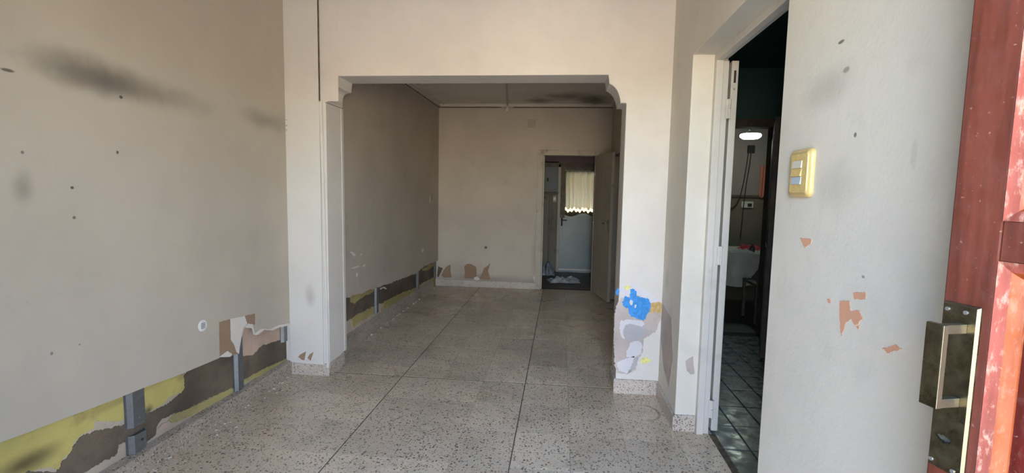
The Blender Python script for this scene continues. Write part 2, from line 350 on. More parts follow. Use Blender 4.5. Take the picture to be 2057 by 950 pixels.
# --- arch wall
cl = UU('y', YA, [(657.5, 205.5), (657, 194), (658.5, 184), (661, 178), (665, 175), (676, 172.5), (676.5, 152)])
crr = UU('y', YA, [(1223, 151), (1224, 168), (1229, 170.5), (1234, 174), (1239.5, 181), (1243, 189.5), (1245.5, 199), (1246.3, 207)])
ZT = 2.276
prof = [Vector((-2.34, YA, 0)), Vector((-1.768, YA, 0)), Vector((-1.768, YA, 2.088))] + [Vector((p.x, YA, 2.088 if k == 0 else p.z)) for k, p in enumerate(cl[:-1])] + [Vector((-1.665, YA, ZT)), Vector((.30, YA, ZT))] \
    + [Vector((p.x, YA, p.z)) for p in crr[1:]] + [Vector((.43, YA, crr[-1].z)), Vector((.43, YA, 0)), Vector((.96, YA, 0)), Vector((.96, YA, HC)), Vector((-2.34, YA, HC))]
wa = MB().prism(prof, (0, YB-YA, 0)).build('wall_center', M['arch'], kind='structure', cat='wall', label='wall with wide arched opening with stepped rounded corners between the two rooms', bevel=.006)
# boards lining the left pillar
b1 = [(-2.073, .098), (-1.803, .083), (-1.803, HC), (-2.073, HC)]
MB().prism([Vector((x, YA-.0005, z)) for x, z in b1], (0, -.012, 0)).build('wallboard', M['board'], wa, label='white painted board on the face of the left pillar')
MB().prism([Vector((x, YA-.0005, z)) for x, z in [(-1.7985, 2.094), (-1.66, 2.094), (-1.66, HC), (-1.7985, HC)]], (0, -.001, 0)).build('plaster_skim', M['arch'], wa)
# corner strip, standing slightly off
MB().prism([Vector((x, YA-.004, z)) for x, z in [(-1.800, 2.085), (-1.781, 2.085), (-1.757, .07), (-1.776, .07)]], (0, -.014, 0)).build('corner_strip', M['board'], wa, label='loose white corner strip', bevel=.001)
MB().prism([(-1.767, YA-.004, 2.082), (-1.767, YB+.012, 2.082), (-1.767, YB+.012, .12), (-1.767, YA-.004, .075)], (.012, 0, 0)).build('wallboard', M['arch'], wa, label='board lining the inner side of the left pillar')
MB().prism([(-1.756, YB-.02, 2.082), (-1.756, YB+.014, 2.082), (-1.750, YB+.014, .12), (-1.750, YB-.02, .12)], (.005, 0, 0)).build('corner_strip', M['frame'], wa)
# dark open joint above the strip
MB().box(-1.806, -1.7995, YA-.0125, YA-.002, 2.095, HC).build('dark_gap_strip', M['grout'], wa, label='dark crack running up to the ceiling')
C1b = C1
for px in ([(1415, 408), (1430, 385), (1460, 370), (1452, 412)], [(1463, 408), (1476, 385), (1496, 372), (1482, 414)]):
    patch('torn_paper', M['kraft'], C1(px), 'y', YA-.0128, .001, wa, .001, .008)
for px in ([(1408, 406), (1425, 398), (1440, 412), (1420, 418)], [(1452, 414), (1466, 402), (1478, 412), (1470, 420)], [(1482, 412), (1500, 400), (1504, 412), (1490, 420)]):
    patch('torn_paper', M['gypsum'], C1(px), 'y', YA-.0138, .001, wa, .0015, .008)
# peeled paint on the right pillar
C4 = lambda p: crop(p, .2737, 1210, 540)
def pp(name, mat, pts, lift, label=None, amp=.0055): patch(name, M[mat], C4(pts), 'y', YA-lift+.001, .002, wa, amp, .0035, label=label)
pp('plaster_patch', 'bare', [(92, 300), (120, 235), (150, 205), (200, 190), (300, 190), (345, 240), (432, 245), (432, 370), (390, 460), (300, 515), (300, 600), (265, 660), (240, 740), (190, 772), (110, 765), (88, 700), (84, 500)], .001, 'bare mottled plaster')
pp('plaster_patch', 'filler_white', [(125, 160), (180, 100), (250, 110), (330, 160), (400, 215), (435, 240), (350, 250), (260, 190), (200, 200), (150, 215)], .0016)
pp('plaster_patch', 'filler', [(150, 390), (210, 375), (300, 395), (320, 440), (330, 465), (300, 492), (250, 520), (190, 530), (165, 490), (145, 440)], .0022, 'grey filler')
pp('plaster_patch', 'filler_white', [(130, 385), (180, 370), (290, 380), (310, 405), (290, 425), (200, 400), (165, 415), (150, 470), (165, 520), (140, 500), (125, 440)], .003)
pp('plaster_patch', 'filler_white', [(205, 540), (270, 525), (295, 560), (285, 620), (240, 650), (180, 645), (175, 610), (195, 575)], .0022)
pp('plaster_patch', 'filler_white', [(100, 690), (180, 655), (235, 640), (210, 720), (180, 765), (120, 745)], .0022)
pp('plaster_patch', 'filler', [(235, 650), (265, 660), (245, 720), (190, 762), (212, 720)], .0024)
pp('plaster_patch', 'bare', [(320, 350), (360, 325), (415, 330), (425, 370), (385, 440), (350, 470), (322, 440)], .0026)
pp('paint_patch', 'blue', [(205, 150), (225, 143), (250, 165), (250, 200), (290, 210), (340, 220), (355, 260), (345, 310), (330, 330), (310, 378), (280, 370), (215, 350), (195, 330), (190, 290), (158, 278), (148, 245), (165, 195), (200, 215)], .0036, 'bright blue old paint patch')
pp('paint_patch', 'blue', [(98, 165), (110, 140), (123, 160), (119, 190), (103, 196)], .003)
pp('plaster_patch', 'filler_white', [(205, 225), (225, 235), (222, 262), (208, 268), (198, 245)], .0046, amp=.001)
pp('plaster_patch', 'filler_white', [(236, 265), (250, 262), (246, 285), (236, 288)], .0046, amp=.001)
pp('paint_patch', 'ochre', [(355, 252), (400, 243), (445, 250), (447, 300), (430, 322), (380, 315), (335, 322), (345, 290)], .003, 'ochre old paint patch')
pp('paint_patch', 'lemon', [(155, 128), (190, 118), (208, 130), (200, 152), (170, 150)], .003)
pp('paint_patch', 'lemon', [(275, 672), (310, 650), (355, 665), (345, 690), (290, 692)], .003)
def bboard(name, parts, mat, label):
    e = empty(name, parts[0][0], label, 'baseboard', 'structure')
    for (a, b, n, h) in parts:
        a = Vector(a); b = Vector(b); n = Vector(n); L = (b-a).length; k = max(1, round(L/.36)); ns = n*.014
        for i in range(k):
            p = a.lerp(b, i/k); q = a.lerp(b, (i+1)/k); g = (b-a).normalized()*.0005
            MB().prism([p+g, p+g+ns, p+g+ns+Vector((0, 0, h-.006)), p+g+ns*.6+Vector((0, 0, h)), p+g+Vector((0, 0, h))], q-p-g*2).build('baseboard_tile', mat, e)
    return e
bboard('baseboard_center', [((-2.06, YA, 0), (-1.755, YA, 0), (0, -1, 0), .095), ((-1.768, YA, 0), (-1.768, YB, 0), (1, 0, 0), .11), ((.418, YA, 0), (XR, YA, 0), (0, -1, 0), .105), ((.43, YB, 0), (.43, YA-.013, 0), (-1, 0, 0), .11)], M['terrazzo_base'], 'terrazzo baseboards round the feet of the arch pillars')
# --- right wall with the deep doorway
YN, YD = 1.775, 3.0
wr = MB()
wr.prism([(XR, .35, 0), (XR, YN, 0), (XR, YN, 2.262), (XR, YD, 2.262), (XR, YD, 0), (XR, YA+.02, 0), (XR, YA+.02, HC), (XR, .35, HC)], (.2, 0, 0))
wr.box(.80, .95, -.2, .36, 0, HC)
wr = wr.build('wall_right', M['wall_right'], kind='structure', cat='wall', label='chipped white right wall pierced by the tall side doorway', bevel=.005)
for px in ([(1608, 478), (1632, 480), (1630, 490), (1618, 498), (1614, 490)], [(1716, 588), (1741, 586), (1740, 602), (1718, 600)],
           [(1688, 605), (1708, 604), (1710, 625), (1728, 622), (1734, 640), (1720, 655), (1712, 640), (1700, 650), (1692, 674), (1688, 640)], [(1663, 600), (1669, 600), (1670, 609), (1664, 608)],
           [(1722, 655), (1728, 652), (1726, 662)], [(1774, 700), (1800, 693), (1813, 701), (1785, 709)]):
    patch('chipped_patch', M['peach'], px, 'x', XR+.001, .0014, wr, .0024, .0025, out=(-.0024, 0, 0))
patch('plaster_patch', M['bare'], [(1376, 725), (1392, 715), (1395, 750), (1388, 752), (1380, 745)], 'y', YD+.001, .003, wr, .002, .01)
patch('plaster_patch', M['bare'], [(1331, 610), (1350, 640), (1352, 720), (1344, 780), (1334, 740), (1328, 680)], 'x', XR+.001, .0014, wr, .006, .02, out=(-.002, 0, 0))
bboard('baseboard_right', [((XR, YA, 0), (XR, YD-.013, 0), (-1, 0, 0), .10), ((XR-.013, YD, 0), (.855, YD, 0), (0, -1, 0), .10), ((XR, YN, 0), (XR, .36, 0), (-1, 0, 0), .10)], M['terrazzo_base'], 'terrazzo baseboard stepping round the right doorway corner')
# --- front wall with the entrance (behind the camera), ceilings
wf = MB(); wf.box(-2.35, -.16, -.2, 0, 0, HC); wf.box(-.16, .81, -.2, 0, 2.36, HC)
wf.build('wall_front', M['arch'], kind='structure', cat='wall', label='street wall with the entrance opening')
MB().box(-2.4, 1.0, -.25, 3.9, HC, HC+.2).build('ceiling', M['ceil2'], kind='structure', cat='ceiling', label='high white ceiling of the front room')
ce = MB().box(-2.4, 1.0, YB-.05, 7.45, 2.72, 2.82).build('ceiling', M['ceil'], kind='structure', cat='ceiling', label='lower stained ceiling of the back room, boards with cover strips')
# cover strips and cornice
a, b = U('z', 2.72, 1018, 170), U('z', 2.72, 1019.5, 211); dd = (b-a)/(b.y-a.y)
p0 = a+dd*(3.8-a.y); p1 = a+dd*(7.26-a.y)
MB().prism([p0+Vector((-.012, 0, 0)), p1+Vector((-.012, 0, 0)), p1+Vector((.012, 0, 0)), p0+Vector((.012, 0, 0))], (0, 0, -.01)).build('cover_strip', M['far_frame'], ce)
MB().box(-1.86, .70, 7.225, 7.27, 2.695, 2.72).build('cornice_strip', M['ceil'], ce, bevel=.004)
MB().box(-1.86, .70, 7.262, 7.27, 2.684, 2.695).build('dark_gap_strip', M['grout'], ce)  # dark strip standing in for the shadow gap under the cornice
MB().box(-1.858, -1.852, 3.8, 7.26, 2.687, 2.695).build('dark_gap_strip', M['grout'], ce)  # shadow gap continued as a dark strip along the left wall
MB().box(-1.86, .70, 7.15, 7.165, 2.708, 2.72).build('cornice_strip', M['ceil'], ce)
MB().box(-1.858, -1.82, 3.8, 7.22, 2.695, 2.72).build('cornice_strip', M['ceil'], ce, bevel=.004)
MB().box(-1.76, -1.745, 3.8, 7.15, 2.708, 2.72).build('cornice_strip', M['ceil'], ce)
MB().box(.665, .70, 3.8, 7.22, 2.695, 2.72).build('cornice_strip', M['ceil'], ce, bevel=.004)

# --- back room walls
XBL, XBO = -1.858, -1.90
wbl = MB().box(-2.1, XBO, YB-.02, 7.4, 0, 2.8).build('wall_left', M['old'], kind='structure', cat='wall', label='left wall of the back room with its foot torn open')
C7 = lambda p: crop(p, .2105, 690, 480)
lo = UU('x', XBL, C7([(35, 562), (90, 540), (150, 527), (220, 500), (300, 472), (420, 432), (560, 378), (640, 345), (700, 328), (735, 290), (770, 262), (885, 212)]))
lo = [Vector((XBL, 3.80, lo[0].z+.03))] + lo + [Vector((XBL, 7.27, lo[-1].z))]
pts = []
for a, b in zip(lo, lo[1:]):
    k = max(1, int((b-a).length/.03))
    for j in range(k): pts.append(a.lerp(b, j/k)+Vector((0, 0, random.uniform(-.008, .008))))
MB().prism(pts+[lo[-1], Vector((XBL, 7.27, 2.75)), Vector((XBL, 3.80, 2.75))], (-.0125, 0, 0)).build('wallboard', M['back_left'], wbl, label='painted plasterboard sheet')
def pb(name, mat, pts, lift=0, label=None, amp=.012): patch(name, M[mat], C7(pts), 'x', XBO-.001+lift, .005, wbl, amp, .03, label=label)
pb('cement_patch', 'cement', [(-200, 640), (60, 530), (880, 190), (890, 365), (850, 372), (730, 430), (700, 460), (560, 512), (400, 590), (360, 612), (300, 640), (130, 712), (60, 765), (-200, 870)], 0, 'dark brown damp cement band')
pb('paint_patch', 'yellow_dirty', [(55, 545), (150, 510), (300, 455), (292, 500), (200, 540), (150, 580), (100, 612), (68, 600)], .003)
pb('paint_patch', 'yellow_dirty', [(745, 290), (870, 215), (865, 255), (790, 300), (750, 305)], .003)
pb('paint_patch', 'yellow_dirty', [(75, 765), (130, 715), (240, 670), (305, 635), (312, 690), (200, 762), (90, 832)], .003)
pb('paint_patch', 'yellow_dirty', [(385, 600), (560, 512), (640, 485), (712, 465), (850, 372), (885, 380), (885, 440), (720, 525), (580, 585), (440, 640), (380, 668)], .003)
for pts in ([(58, 122), (80, 118), (118, 150), (100, 166), (78, 142)], [(70, 278), (110, 262), (150, 252), (148, 264), (100, 282)], [(120, 325), (134, 318), (134, 352), (124, 362)], [(182, 254), (204, 240), (206, 256), (190, 266)], [(745, 98), (762, 88), (766, 110), (752, 128)], [(160, 140), (172, 138), (170, 156)]):
    patch('filler_blob', M['gypsum'], C7(pts), 'x', XBL, .003, wbl, .003, .015)
patch('filler_blob', M['gypsum'], C7([(345, 470), (380, 455), (410, 470), (400, 480), (375, 466), (352, 482)]), 'x', XBO+.006, .006, wbl, .003, .02)
# rubble along foot
rub = MB()
for k in range(70):
    yy = random.uniform(4.6, 7.2); s = random.uniform(.006, .02); xx = XBO+random.uniform(.005, .05)
    zz = .0
    rub.prism([(xx-s, yy-s, zz), (xx+s*.8, yy-s*.6, zz), (xx+s, yy+s, zz), (xx-s*.7, yy+s*.9, zz)], (s*.1, 0, s*.9))
rub.build('plaster_rubble', M['old'], wbl, kind='stuff')
MB().prism([(XBO, 3.8, 0), (XBO+.045, 3.8, 0), (XBO+.04, 3.8, .10), (XBO, 3.8, .14)], (0, 3.2, 0)).build('mortar_skirt', M['terrazzo_base_left'], wbl)
# far wall with doorway
DX0, DX1, DZ = -.285, .47, 2.0
wk = MB(); T = .13
wk.prism([(-1.95, YF, 0), (DX0-.02, YF, 0), (DX0-.02, YF, DZ+.02), (DX1+.02, YF, DZ+.02), (DX1+.02, YF, 0), (.95, YF, 0), (.95, YF, 2.8), (-1.95, YF, 2.8)], (0, T, 0))
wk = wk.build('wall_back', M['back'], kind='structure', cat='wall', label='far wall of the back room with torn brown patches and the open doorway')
C3 = lambda p: crop(p, .3368, 640, 400)
for pts in ([(870, 400), (885, 388), (905, 385), (940, 405), (942, 472), (905, 474), (870, 470)], [(958, 472), (985, 415), (1010, 392), (1024, 378), (1012, 430), (1025, 478), (990, 480)], [(735, 455), (745, 425), (760, 405), (785, 390), (787, 440), (793, 465), (745, 468)]):
    patch('torn_paper', M['kraft'], C3(pts), 'y', YF+.001, .004, wk, .008, .03)
patch('torn_paper', M['cement'], C3([(712, 400), (735, 408), (742, 412), (730, 430), (716, 462), (708, 465)]), 'y', YF+.001, .004, wk, .01, .03)
patch('torn_paper', M['gypsum'], C3([(925, 468), (945, 460), (962, 474), (955, 482), (930, 482)]), 'y', YF+.001, .006, wk, .004, .02)
patch('torn_paper', M['gypsum'], C3([(1278, 465), (1290, 450), (1296, 470), (1305, 490), (1290, 492), (1282, 480)]), 'y', YF+.001, .01, wk, .004, .02)
bboard('baseboard_back', [((XBO, YF, 0), (DX0-.075, YF, 0), (0, -1, 0), .10)], M['terrazzo_base'], 'pale terrazzo baseboard at the foot of the far wall')
MB().add([], []).prism([(DX0, YF, 0), (DX1, YF, 0), (DX1, YF+.14, 0), (DX0, YF+.14, 0)], (0, 0, -.02)) if False else None
# back room right wall with a second doorway
XBR = .70
wbr = MB(); wbr.prism([(XBR, YB-.02, 0), (XBR, 6.05, 0), (XBR, 6.05, 1.98), (XBR, 6.80, 1.98), (XBR, 6.80, 0), (XBR, 7.35, 0), (XBR, 7.35, 2.8), (XBR, YB-.02, 2.8)], (.25, 0, 0))
wbr = wbr.build('wall_right', M['back'], kind='structure', cat='wall', label='right wall of the back room, cut by a narrow dark doorway')
sf = empty('door_3', (XBR, 6.42, 0), 'dark doorway with pale frame in the right wall of the back room', 'door', 'structure')
MB().box(XBR-.012, XBR+.10, 6.02, 6.09, 0, 2.02).build('door_frame', M['far_frame'], sf, bevel=.003)
MB().box(XBR-.012, XBR+.10, 6.77, 6.83, 0, 2.02).build('door_frame', M['far_frame'], sf, bevel=.003)
MB().box(XBR-.012, XBR+.10, 6.09, 6.77, 1.96, 2.02).build('door_frame', M['far_frame'], sf, bevel=.003)
MB().box(XBR+.12, XBR+.16, 6.09, 6.77, 0, 1.96).build('door_leaf', M['dark'], sf)  # near-black sheet standing in for the unlit space behind this doorway

# ================================================================ FAR DOOR
fd = empty('door_1', (.1, YF, 0), 'far open grey-beige door and its dirty frame', 'door', 'structure')
MB().box(DX0-.085, DX0, YF-.018, YF+T, 0, DZ+.075).build('door_frame', M['far_frame'], fd, bevel=.004)
MB().box(DX1, DX1+.07, YF-.018, YF+T, 0, DZ+.075).build('door_frame', M['far_frame'], fd, bevel=.004)
MB().box(DX0, DX1, YF-.018, YF+T, DZ, DZ+.075).build('door_frame', M['far_frame'], fd, bevel=.004)
MB().box(DX0, DX0+.02, YF+.045, YF+.07, 0, DZ).build('door_stop', M['far_frame'], fd)
hx, hy, ex, ey = .475, 7.235, .640, 6.50
dv = Vector((ex-hx, ey-hy, 0)); Lf = dv.length; dv.normalize(); nv = Vector((dv.y, -dv.x, 0))
if nv.x > 0: nv = -nv
FM = lambda v: Vector((hx, hy, 0)) + dv*v.x + nv*v.y + Vector((0, 0, v.z))   # x along the leaf, y out of its visible face
lf = MB().box(0, Lf, -.036, 0, .012, DZ-.005, FM).build('door_leaf', M['far_leaf'], fd, bevel=.002)
MB().box(Lf-.003, Lf+.002, -.037, .001, .012, DZ-.005, FM).build('edge_band', M['far_frame'], lf)
hm = MB(); hm.box(Lf-.075, Lf-.035, 0, .006, .93, 1.12, FM); hm.tube([FM(Vector((Lf-.055, .005, 1.06))), FM(Vector((Lf-.055, .045, 1.06)))], .008); hm.tube([FM(Vector((Lf-.055, .045, 1.06))), FM(Vector((Lf-.17, .05, 1.055)))], .008)
hm.build('door_handle', M['steel'], lf)
for z in (.3, 1.0, 1.75): MB().tube([FM(Vector((-.004, .004, z-.04))), FM(Vector((-.004, .004, z+.04)))], .007).build('hinge', M['steel'], lf)

# ================================================================ LAUNDRY BEYOND THE FAR DOOR
M['utility'] = paint('grimy_paint', (.20, .18, .155), .7, [], bump=.2, mott=.1, grime=.6, streak=.5, gcol=(.06, .05, .045))
M['mauve'] = paint('mauve_paint', (.22, .16, .19), .7, [], bump=.15)
M['dark_wood'] = plain('dark_painted_wood', (.10, .075, .06), .6, var=.2, vs=12)
M['turq'] = paint('turquoise_enamel', (.21, .275, .28), .4, [((.3, 8.95, 1.0), (.5, .3, .25), (.16, .16, .15), .5)], bump=.05, mott=.08, grime=.2, spec=.5)
M['floor3'] = plain('dark_worn_floor', (.10, .075, .055), .5, var=.3, vs=9)
YZ = 9.0
MB().box(-1.2, 1.5, YF+.02, YZ+.2, -.12, -.004).build('floor', M['floor3'], kind='structure', cat='floor', label='dark worn floor of the small room beyond the far door')
MB().box(-1.2, 1.5, YF+T, YZ+.3, 2.5, 2.6).build('ceiling', M['mauve'], kind='structure', cat='ceiling', label='ceiling of the small room beyond the far door')
MB().box(-.5, -.36, YF+T-.01, YZ+.1, 0, 2.55).build('wall_left', M['utility'], kind='structure', cat='wall', label='grimy side wall beyond the far door')
MB().box(1.1, 1.25, YF+T-.01, YZ+.1, 0, 2.55).build('wall_right', M['utility'], kind='structure', cat='wall', label='right side wall of the small room, hidden by the far door leaf')
D4a, D4b = -.03, .80
wz = MB(); wz.box(-.5, D4a-.03, YZ, YZ+.15, 0, 2.02); wz.box(D4b+.03, 1.2, YZ, YZ+.15, 0, 2.02); wz = wz.build('wall_back', M['utility'], kind='structure', cat='wall', label='stained end wall behind the far doorway')
MB().box(-.5, 1.2, YZ, YZ+.15, 2.0, 2.55).build('paint_band', M['mauve'], wz, label='mauve upper band')
d4 = empty('door_4', (.38, YZ, 0), 'pale turquoise outer door with a curtained window, seen through the far doorway', 'door', 'structure')
fm = MB(); fm.box(D4a-.04, D4a+.005, YZ-.03, YZ+.1, 0, 1.97).box(D4b-.005, D4b+.04, YZ-.03, YZ+.1, 0, 1.97)
fm.build('door_frame', M['far_frame'], d4, bevel=.003)
MB().box(D4a-.04, D4b+.04, YZ-.03, YZ+.1, 1.92, 2.0).build('door_frame', M['dark_wood'], d4)
wx0, wx1, wz0, wz1 = .075, .68, 1.17, 1.83
lf4 = MB(); lf4.box(D4a+.005, wx0, YZ, YZ+.04, .0, 1.92); lf4.box(wx1, D4b-.005, YZ, YZ+.04, .0, 1.92); lf4.box(wx0, wx1, YZ, YZ+.04, .0, wz0); lf4.box(wx0, wx1, YZ, YZ+.04, wz1, 1.92)
lf4 = lf4.build('door_leaf', M['turq'], d4)
MB().box(D4a+.02, D4b-.02, YZ-.012, YZ, 1.83, 1.93).build('upper_rail', M['dark_wood'], lf4)
MB().box(D4a+.006, wx0-.01, YZ-.006, YZ, 1.0, 1.93).build('upper_stile', M['dark_wood'], lf4)
MB().box(D4a+.01, D4b-.01, YZ-.01, YZ, .03, .06).build('kick_strip', M['frame'], lf4)
hh = MB(); hh.box(D4a+.03, D4a+.06, YZ-.006, YZ, .85, 1.0); hh.tube([(D4a+.045, YZ-.005, .96), (D4a+.045, YZ-.05, .96)], .008); hh.tube([(D4a+.045, YZ-.05, .96), (D4a+.14, YZ-.055, .957)], .009)
hh.build('door_handle', M['dark'], lf4)
mg, t, b = newmat('window_glass'); t.nodes.remove(b); o = t.nodes['Material Output']; a_ = N(t, 'ShaderNodeBsdfTransparent'); g_ = N(t, 'ShaderNodeBsdfGlossy'); g_.inputs['Roughness'].default_value = .03; x_ = N(t, 'ShaderNodeMixShader'); x_.inputs[0].default_value = .08; t.links.new(a_.outputs[0], x_.inputs[1]); t.links.new(g_.outputs[0], x_.inputs[2]); t.links.new(x_.outputs[0], o.inputs[0]); M['glass'] = mg
MB().box(wx0, wx1, YZ+.03, YZ+.034, wz0, wz1).build('window_pane', M['glass'], lf4)
mc, t, b = newmat('curtain_cloth'); t.nodes.remove(b); o = t.nodes['Material Output']
df = N(t, 'ShaderNodeBsdfDiffuse'); tr = N(t, 'ShaderNodeBsdfTranslucent'); mx = N(t, 'ShaderNodeMixShader'); mx.inputs[0].default_value = .6
for n_ in (df, tr): n_.inputs[0].default_value = (.20, .165, .105, 1)
t.links.new(df.outputs[0], mx.inputs[1]); t.links.new(tr.outputs[0], mx.inputs[2]); t.links.new(mx.outputs[0], o.inputs[0]); M['curtain'] = mc
cu = MB(); nx, nz = 90, 14; vs_ = []
for j in range(nz+1):
    for i in range(nx+1):
        u_ = i/nx; zz = 1.86-(.80+.03*math.sin(u_*9))*j/nz
        vs_.append((wx0-.012+u_*(wx1-wx0+.04), YZ-.035+.012*math.sin(u_*55+math.sin(j*.5)*.6)+.008*math.sin(u_*23+2), zz))
cu.add(vs_, [(j*(nx+1)+i, (j+1)*(nx+1)+i, (j+1)*(nx+1)+i+1, j*(nx+1)+i+1) for j in range(nz) for i in range(nx)], True)
cu = cu.build('curtain', M['curtain'], label='sunlit cream curtain hanging over the window of the far turquoise door', cat='curtain')
MB().tube([(wx0-.03, YZ-.03, 1.86), (wx1+.04, YZ-.03, 1.86)], .006).build('curtain_rod', M['steel'], cu)
# meter box, shelf rail, switch
mb_ = empty('meter_box', (-.19, YZ, 1.47), 'grey metal meter box high on the end wall left of the turquoise door', 'meter box')
M['box'] = paint('grey_box_enamel', (.13, .15, .165), .5, [], bump=.05, grime=.3)
MB().box(-.33, -.07, YZ-.09, YZ, 1.47, 1.92).build('body', M['box'], mb_, bevel=.004)
MB().box(-.305, -.095, YZ-.097, YZ-.09, 1.50, 1.89).build('cover', M['box'], mb_, bevel=.003)
MB().box(-.275, -.245, YZ-.105, YZ-.097, 1.66, 1.72).build('latch', M['dark'], mb_)
MB().box(-.36, -.06, YZ-.11, YZ, 1.435, 1.455).build('small_shelf', M['dark_wood'], label='thin dark shelf under the grey meter box', cat='shelf')
sw = MB().box(-.16, -.095, YZ-.012, YZ, 1.29, 1.40).build('switch_plate', M['far_frame'], label='small plate switch below the dark shelf beside the turquoise door', cat='switch', bevel=.003)
MB().box(-.145, -.11, YZ-.016, YZ-.012, 1.32, 1.37).build('rocker', M['white_plastic'], sw)
pi = MB(); pi.tube([(-.22, YZ-.012, 0), (-.22, YZ-.012, 1.43)], .011); pi.build('conduit_pipe', M['utility'], label='vertical painted pipe running up under the dark shelf', cat='pipe')
# cloth on the floor
def rumple(name, cx, cy, rx, ry, h, mat, label, cat, seed, rot=0, n=26):
    random.seed(seed); from mathutils import noise as nz_
    mb = MB(); vs_ = []
    for j in range(n+1):
        for i in range(n+1):
            u_, v_ = i/n*2-1, j/n*2-1
            r = 1+.35*nz_.noise(Vector((math.atan2(v_, u_)*1.3, seed, 0)))
            x, y = u_*rx*r, v_*ry*r
            zz = h*(.25+.75*abs(nz_.noise(Vector((u_*2.6, v_*2.6, seed*3.3))))*2)*max(0, 1-max(abs(u_), abs(v_))**3)+.004
            c_, s_ = math.cos(rot), math.sin(rot)
            vs_.append((cx+x*c_-y*s_, cy+x*s_+y*c_, zz))
    mb.add(vs_, [(j*(n+1)+i, j*(n+1)+i+1, (j+1)*(n+1)+i+1, (j+1)*(n+1)+i) for j in range(n) for i in range(n)], True)
    return mb.build(name, mat, label=label, cat=cat)
M['rag'] = plain('pale_rag', (.42, .42, .44), .9, var=.15, vs=30); M['bag'] = plain('grey_bag', (.20, .21, .23), .5, var=.3, vs=30)
rumple('floor_cloth', .06, 8.0, .26, .17, .07, M['rag'], 'crumpled pale grey cloth lying flat on the dark floor just inside the far doorway', 'cloth', 5, .2)
rumple('crumpled_bag', -.2, 8.62, .12, .13, .2, M['bag'], 'crumpled grey bag in the corner left of the turquoise door', 'bag', 9)
random.seed(11)

# ================================================================ SIDE ROOM (seen through the right doorway)
M['teal'] = paint('teal_paint', (.055, .115, .105), .6, [], bump=.15)
M['tile2'] = None
m, t, b = newmat('glazed_grey_tile'); p = pos(t)
c = mixc(t, ramp(t, noise(t, p, 9, 6, .65), .35, .7), (.10, .11, .10), (.22, .24, .215)); oi = N(t, 'ShaderNodeObjectInfo'); hs = N(t, 'ShaderNodeHueSaturation')
t.links.new(ramp(t, oi.outputs['Random'], 0, 1, .75, 1.15), hs.inputs['Value']); t.links.new(c, hs.inputs['Color']); t.links.new(hs.outputs[0], b.inputs['Base Color'])
t.links.new(ramp(t, noise(t, p, 12, 5), .3, .7, .18, .42), b.inputs['Roughness']); M['tile2'] = m
bn = N(t, 'ShaderNodeBump'); bn.inputs['Strength'].default_value = .25; bn.inputs['Distance'].default_value = .01; t.links.new(noise(t, p, 8, 3), bn.inputs['Height']); t.links.new(bn.outputs[0], b.inputs['Normal'])
f2 = MB().box(.97, 4.2, .3, 9.0, -.12, -.006).build('floor', M['grout2'], kind='structure', cat='floor', label='grey glazed tile floor of the dim side room')
F2 = ORIG[f2.name]; TX, TY = .178, .3
mb = MB(); hx_, hy_ = TX/2-.003, TY/2-.003; c = .003
mb.add([(-hx_, -hy_, -.012), (hx_, -hy_, -.012), (hx_, hy_, -.012), (-hx_, hy_, -.012), (-hx_, -hy_, -c), (hx_, -hy_, -c), (hx_, hy_, -c), (-hx_, hy_, -c), (-hx_+c, -hy_+c, 0), (hx_-c, -hy_+c, 0), (hx_-c, hy_-c, 0), (-hx_+c, hy_-c, 0)],
       [(0, 1, 5, 4), (1, 2, 6, 5), (2, 3, 7, 6), (3, 0, 4, 7), (4, 5, 9, 8), (5, 6, 10, 9), (6, 7, 11, 10), (7, 4, 8, 11), (8, 9, 10, 11)])
me = bpy.data.meshes.new('tile'); me.from_pydata(mb.v, [], mb.f); me.materials.append(M['tile2'])
for i in range(0, 10):
    for j in range(0, 13):
        o = bpy.data.objects.new('tile', me); link(o, f2); o.location = Vector((.97+.06+(i)*TX+.003, 1.45+j*TY, 0))-F2
        o.rotation_euler = (random.uniform(-.006, .006), random.uniform(-.006, .006), 0)
M['floor4'] = plain('dark_floor_beyond', (.05, .045, .04), .5)
MB().box(1.0, 4.2, 5.33, 9.0, -.005, .002).build('floor', M['floor4'], kind='structure', cat='floor', label='dark floor of the room with the table')
MB().box(.934, .972, YN, YD-.03, -.1, .0015).build('door_sill', M['grout'], kind='structure', label='dirty brown threshold of the right doorway', cat='threshold')
MB().box(.93, 4.3, .2, 9.0, 2.75, 2.9).build('ceiling', M['teal'], kind='structure', cat='ceiling', label='dark teal ceiling of the side room')
MB().box(.935, .96, 3.85, 5.3, 0, 2.8).build('wall_left', M['teal'], kind='structure', cat='wall', label='side wall of the dim teal room')
MB().box(4.1, 4.3, .2, 9.0, 0, 2.8).build('wall_right', M['teal'], kind='structure', cat='wall', label='far side wall of the dim teal room')
MB().box(.93, 4.2, .2, .4, 0, 2.8).build('wall_front', M['teal'], kind='structure', cat='wall', label='front wall of the dim teal room')
wh = MB(); wh.box(.95, 1.55, 5.3, 5.42, 0, 2.8); wh.box(1.55, 2.17, 5.3, 5.42, 2.21, 2.8); wh.box(2.17, 4.2, 5.3, 5.42, 0, 2.8)
wh.build('wall_center', M['teal'], kind='structure', cat='wall', label='dark teal wall with an opening to the lit room behind it')
M['brown_wall'] = paint('dim_brown_wall', (.20, .165, .13), .7, [], grime=.3); M['pink_wall'] = paint('dim_pinkish_wall', (.30, .25, .235), .7, [], grime=.2)
wq = MB().box(.95, 4.2, 8.2, 8.35, 0, 1.45).build('wall_back', M['brown_wall'], kind='structure', cat='wall', label='back wall of the lit room, brown below and pinkish above')
MB().box(.95, 4.2, 8.2, 8.35, 1.45, 2.8).build('upper_wall', M['pink_wall'], wq)
MB().box(.95, 4.2, 8.17, 8.2, 1.44, 1.475).build('rail', M['dark_wood'], wq)
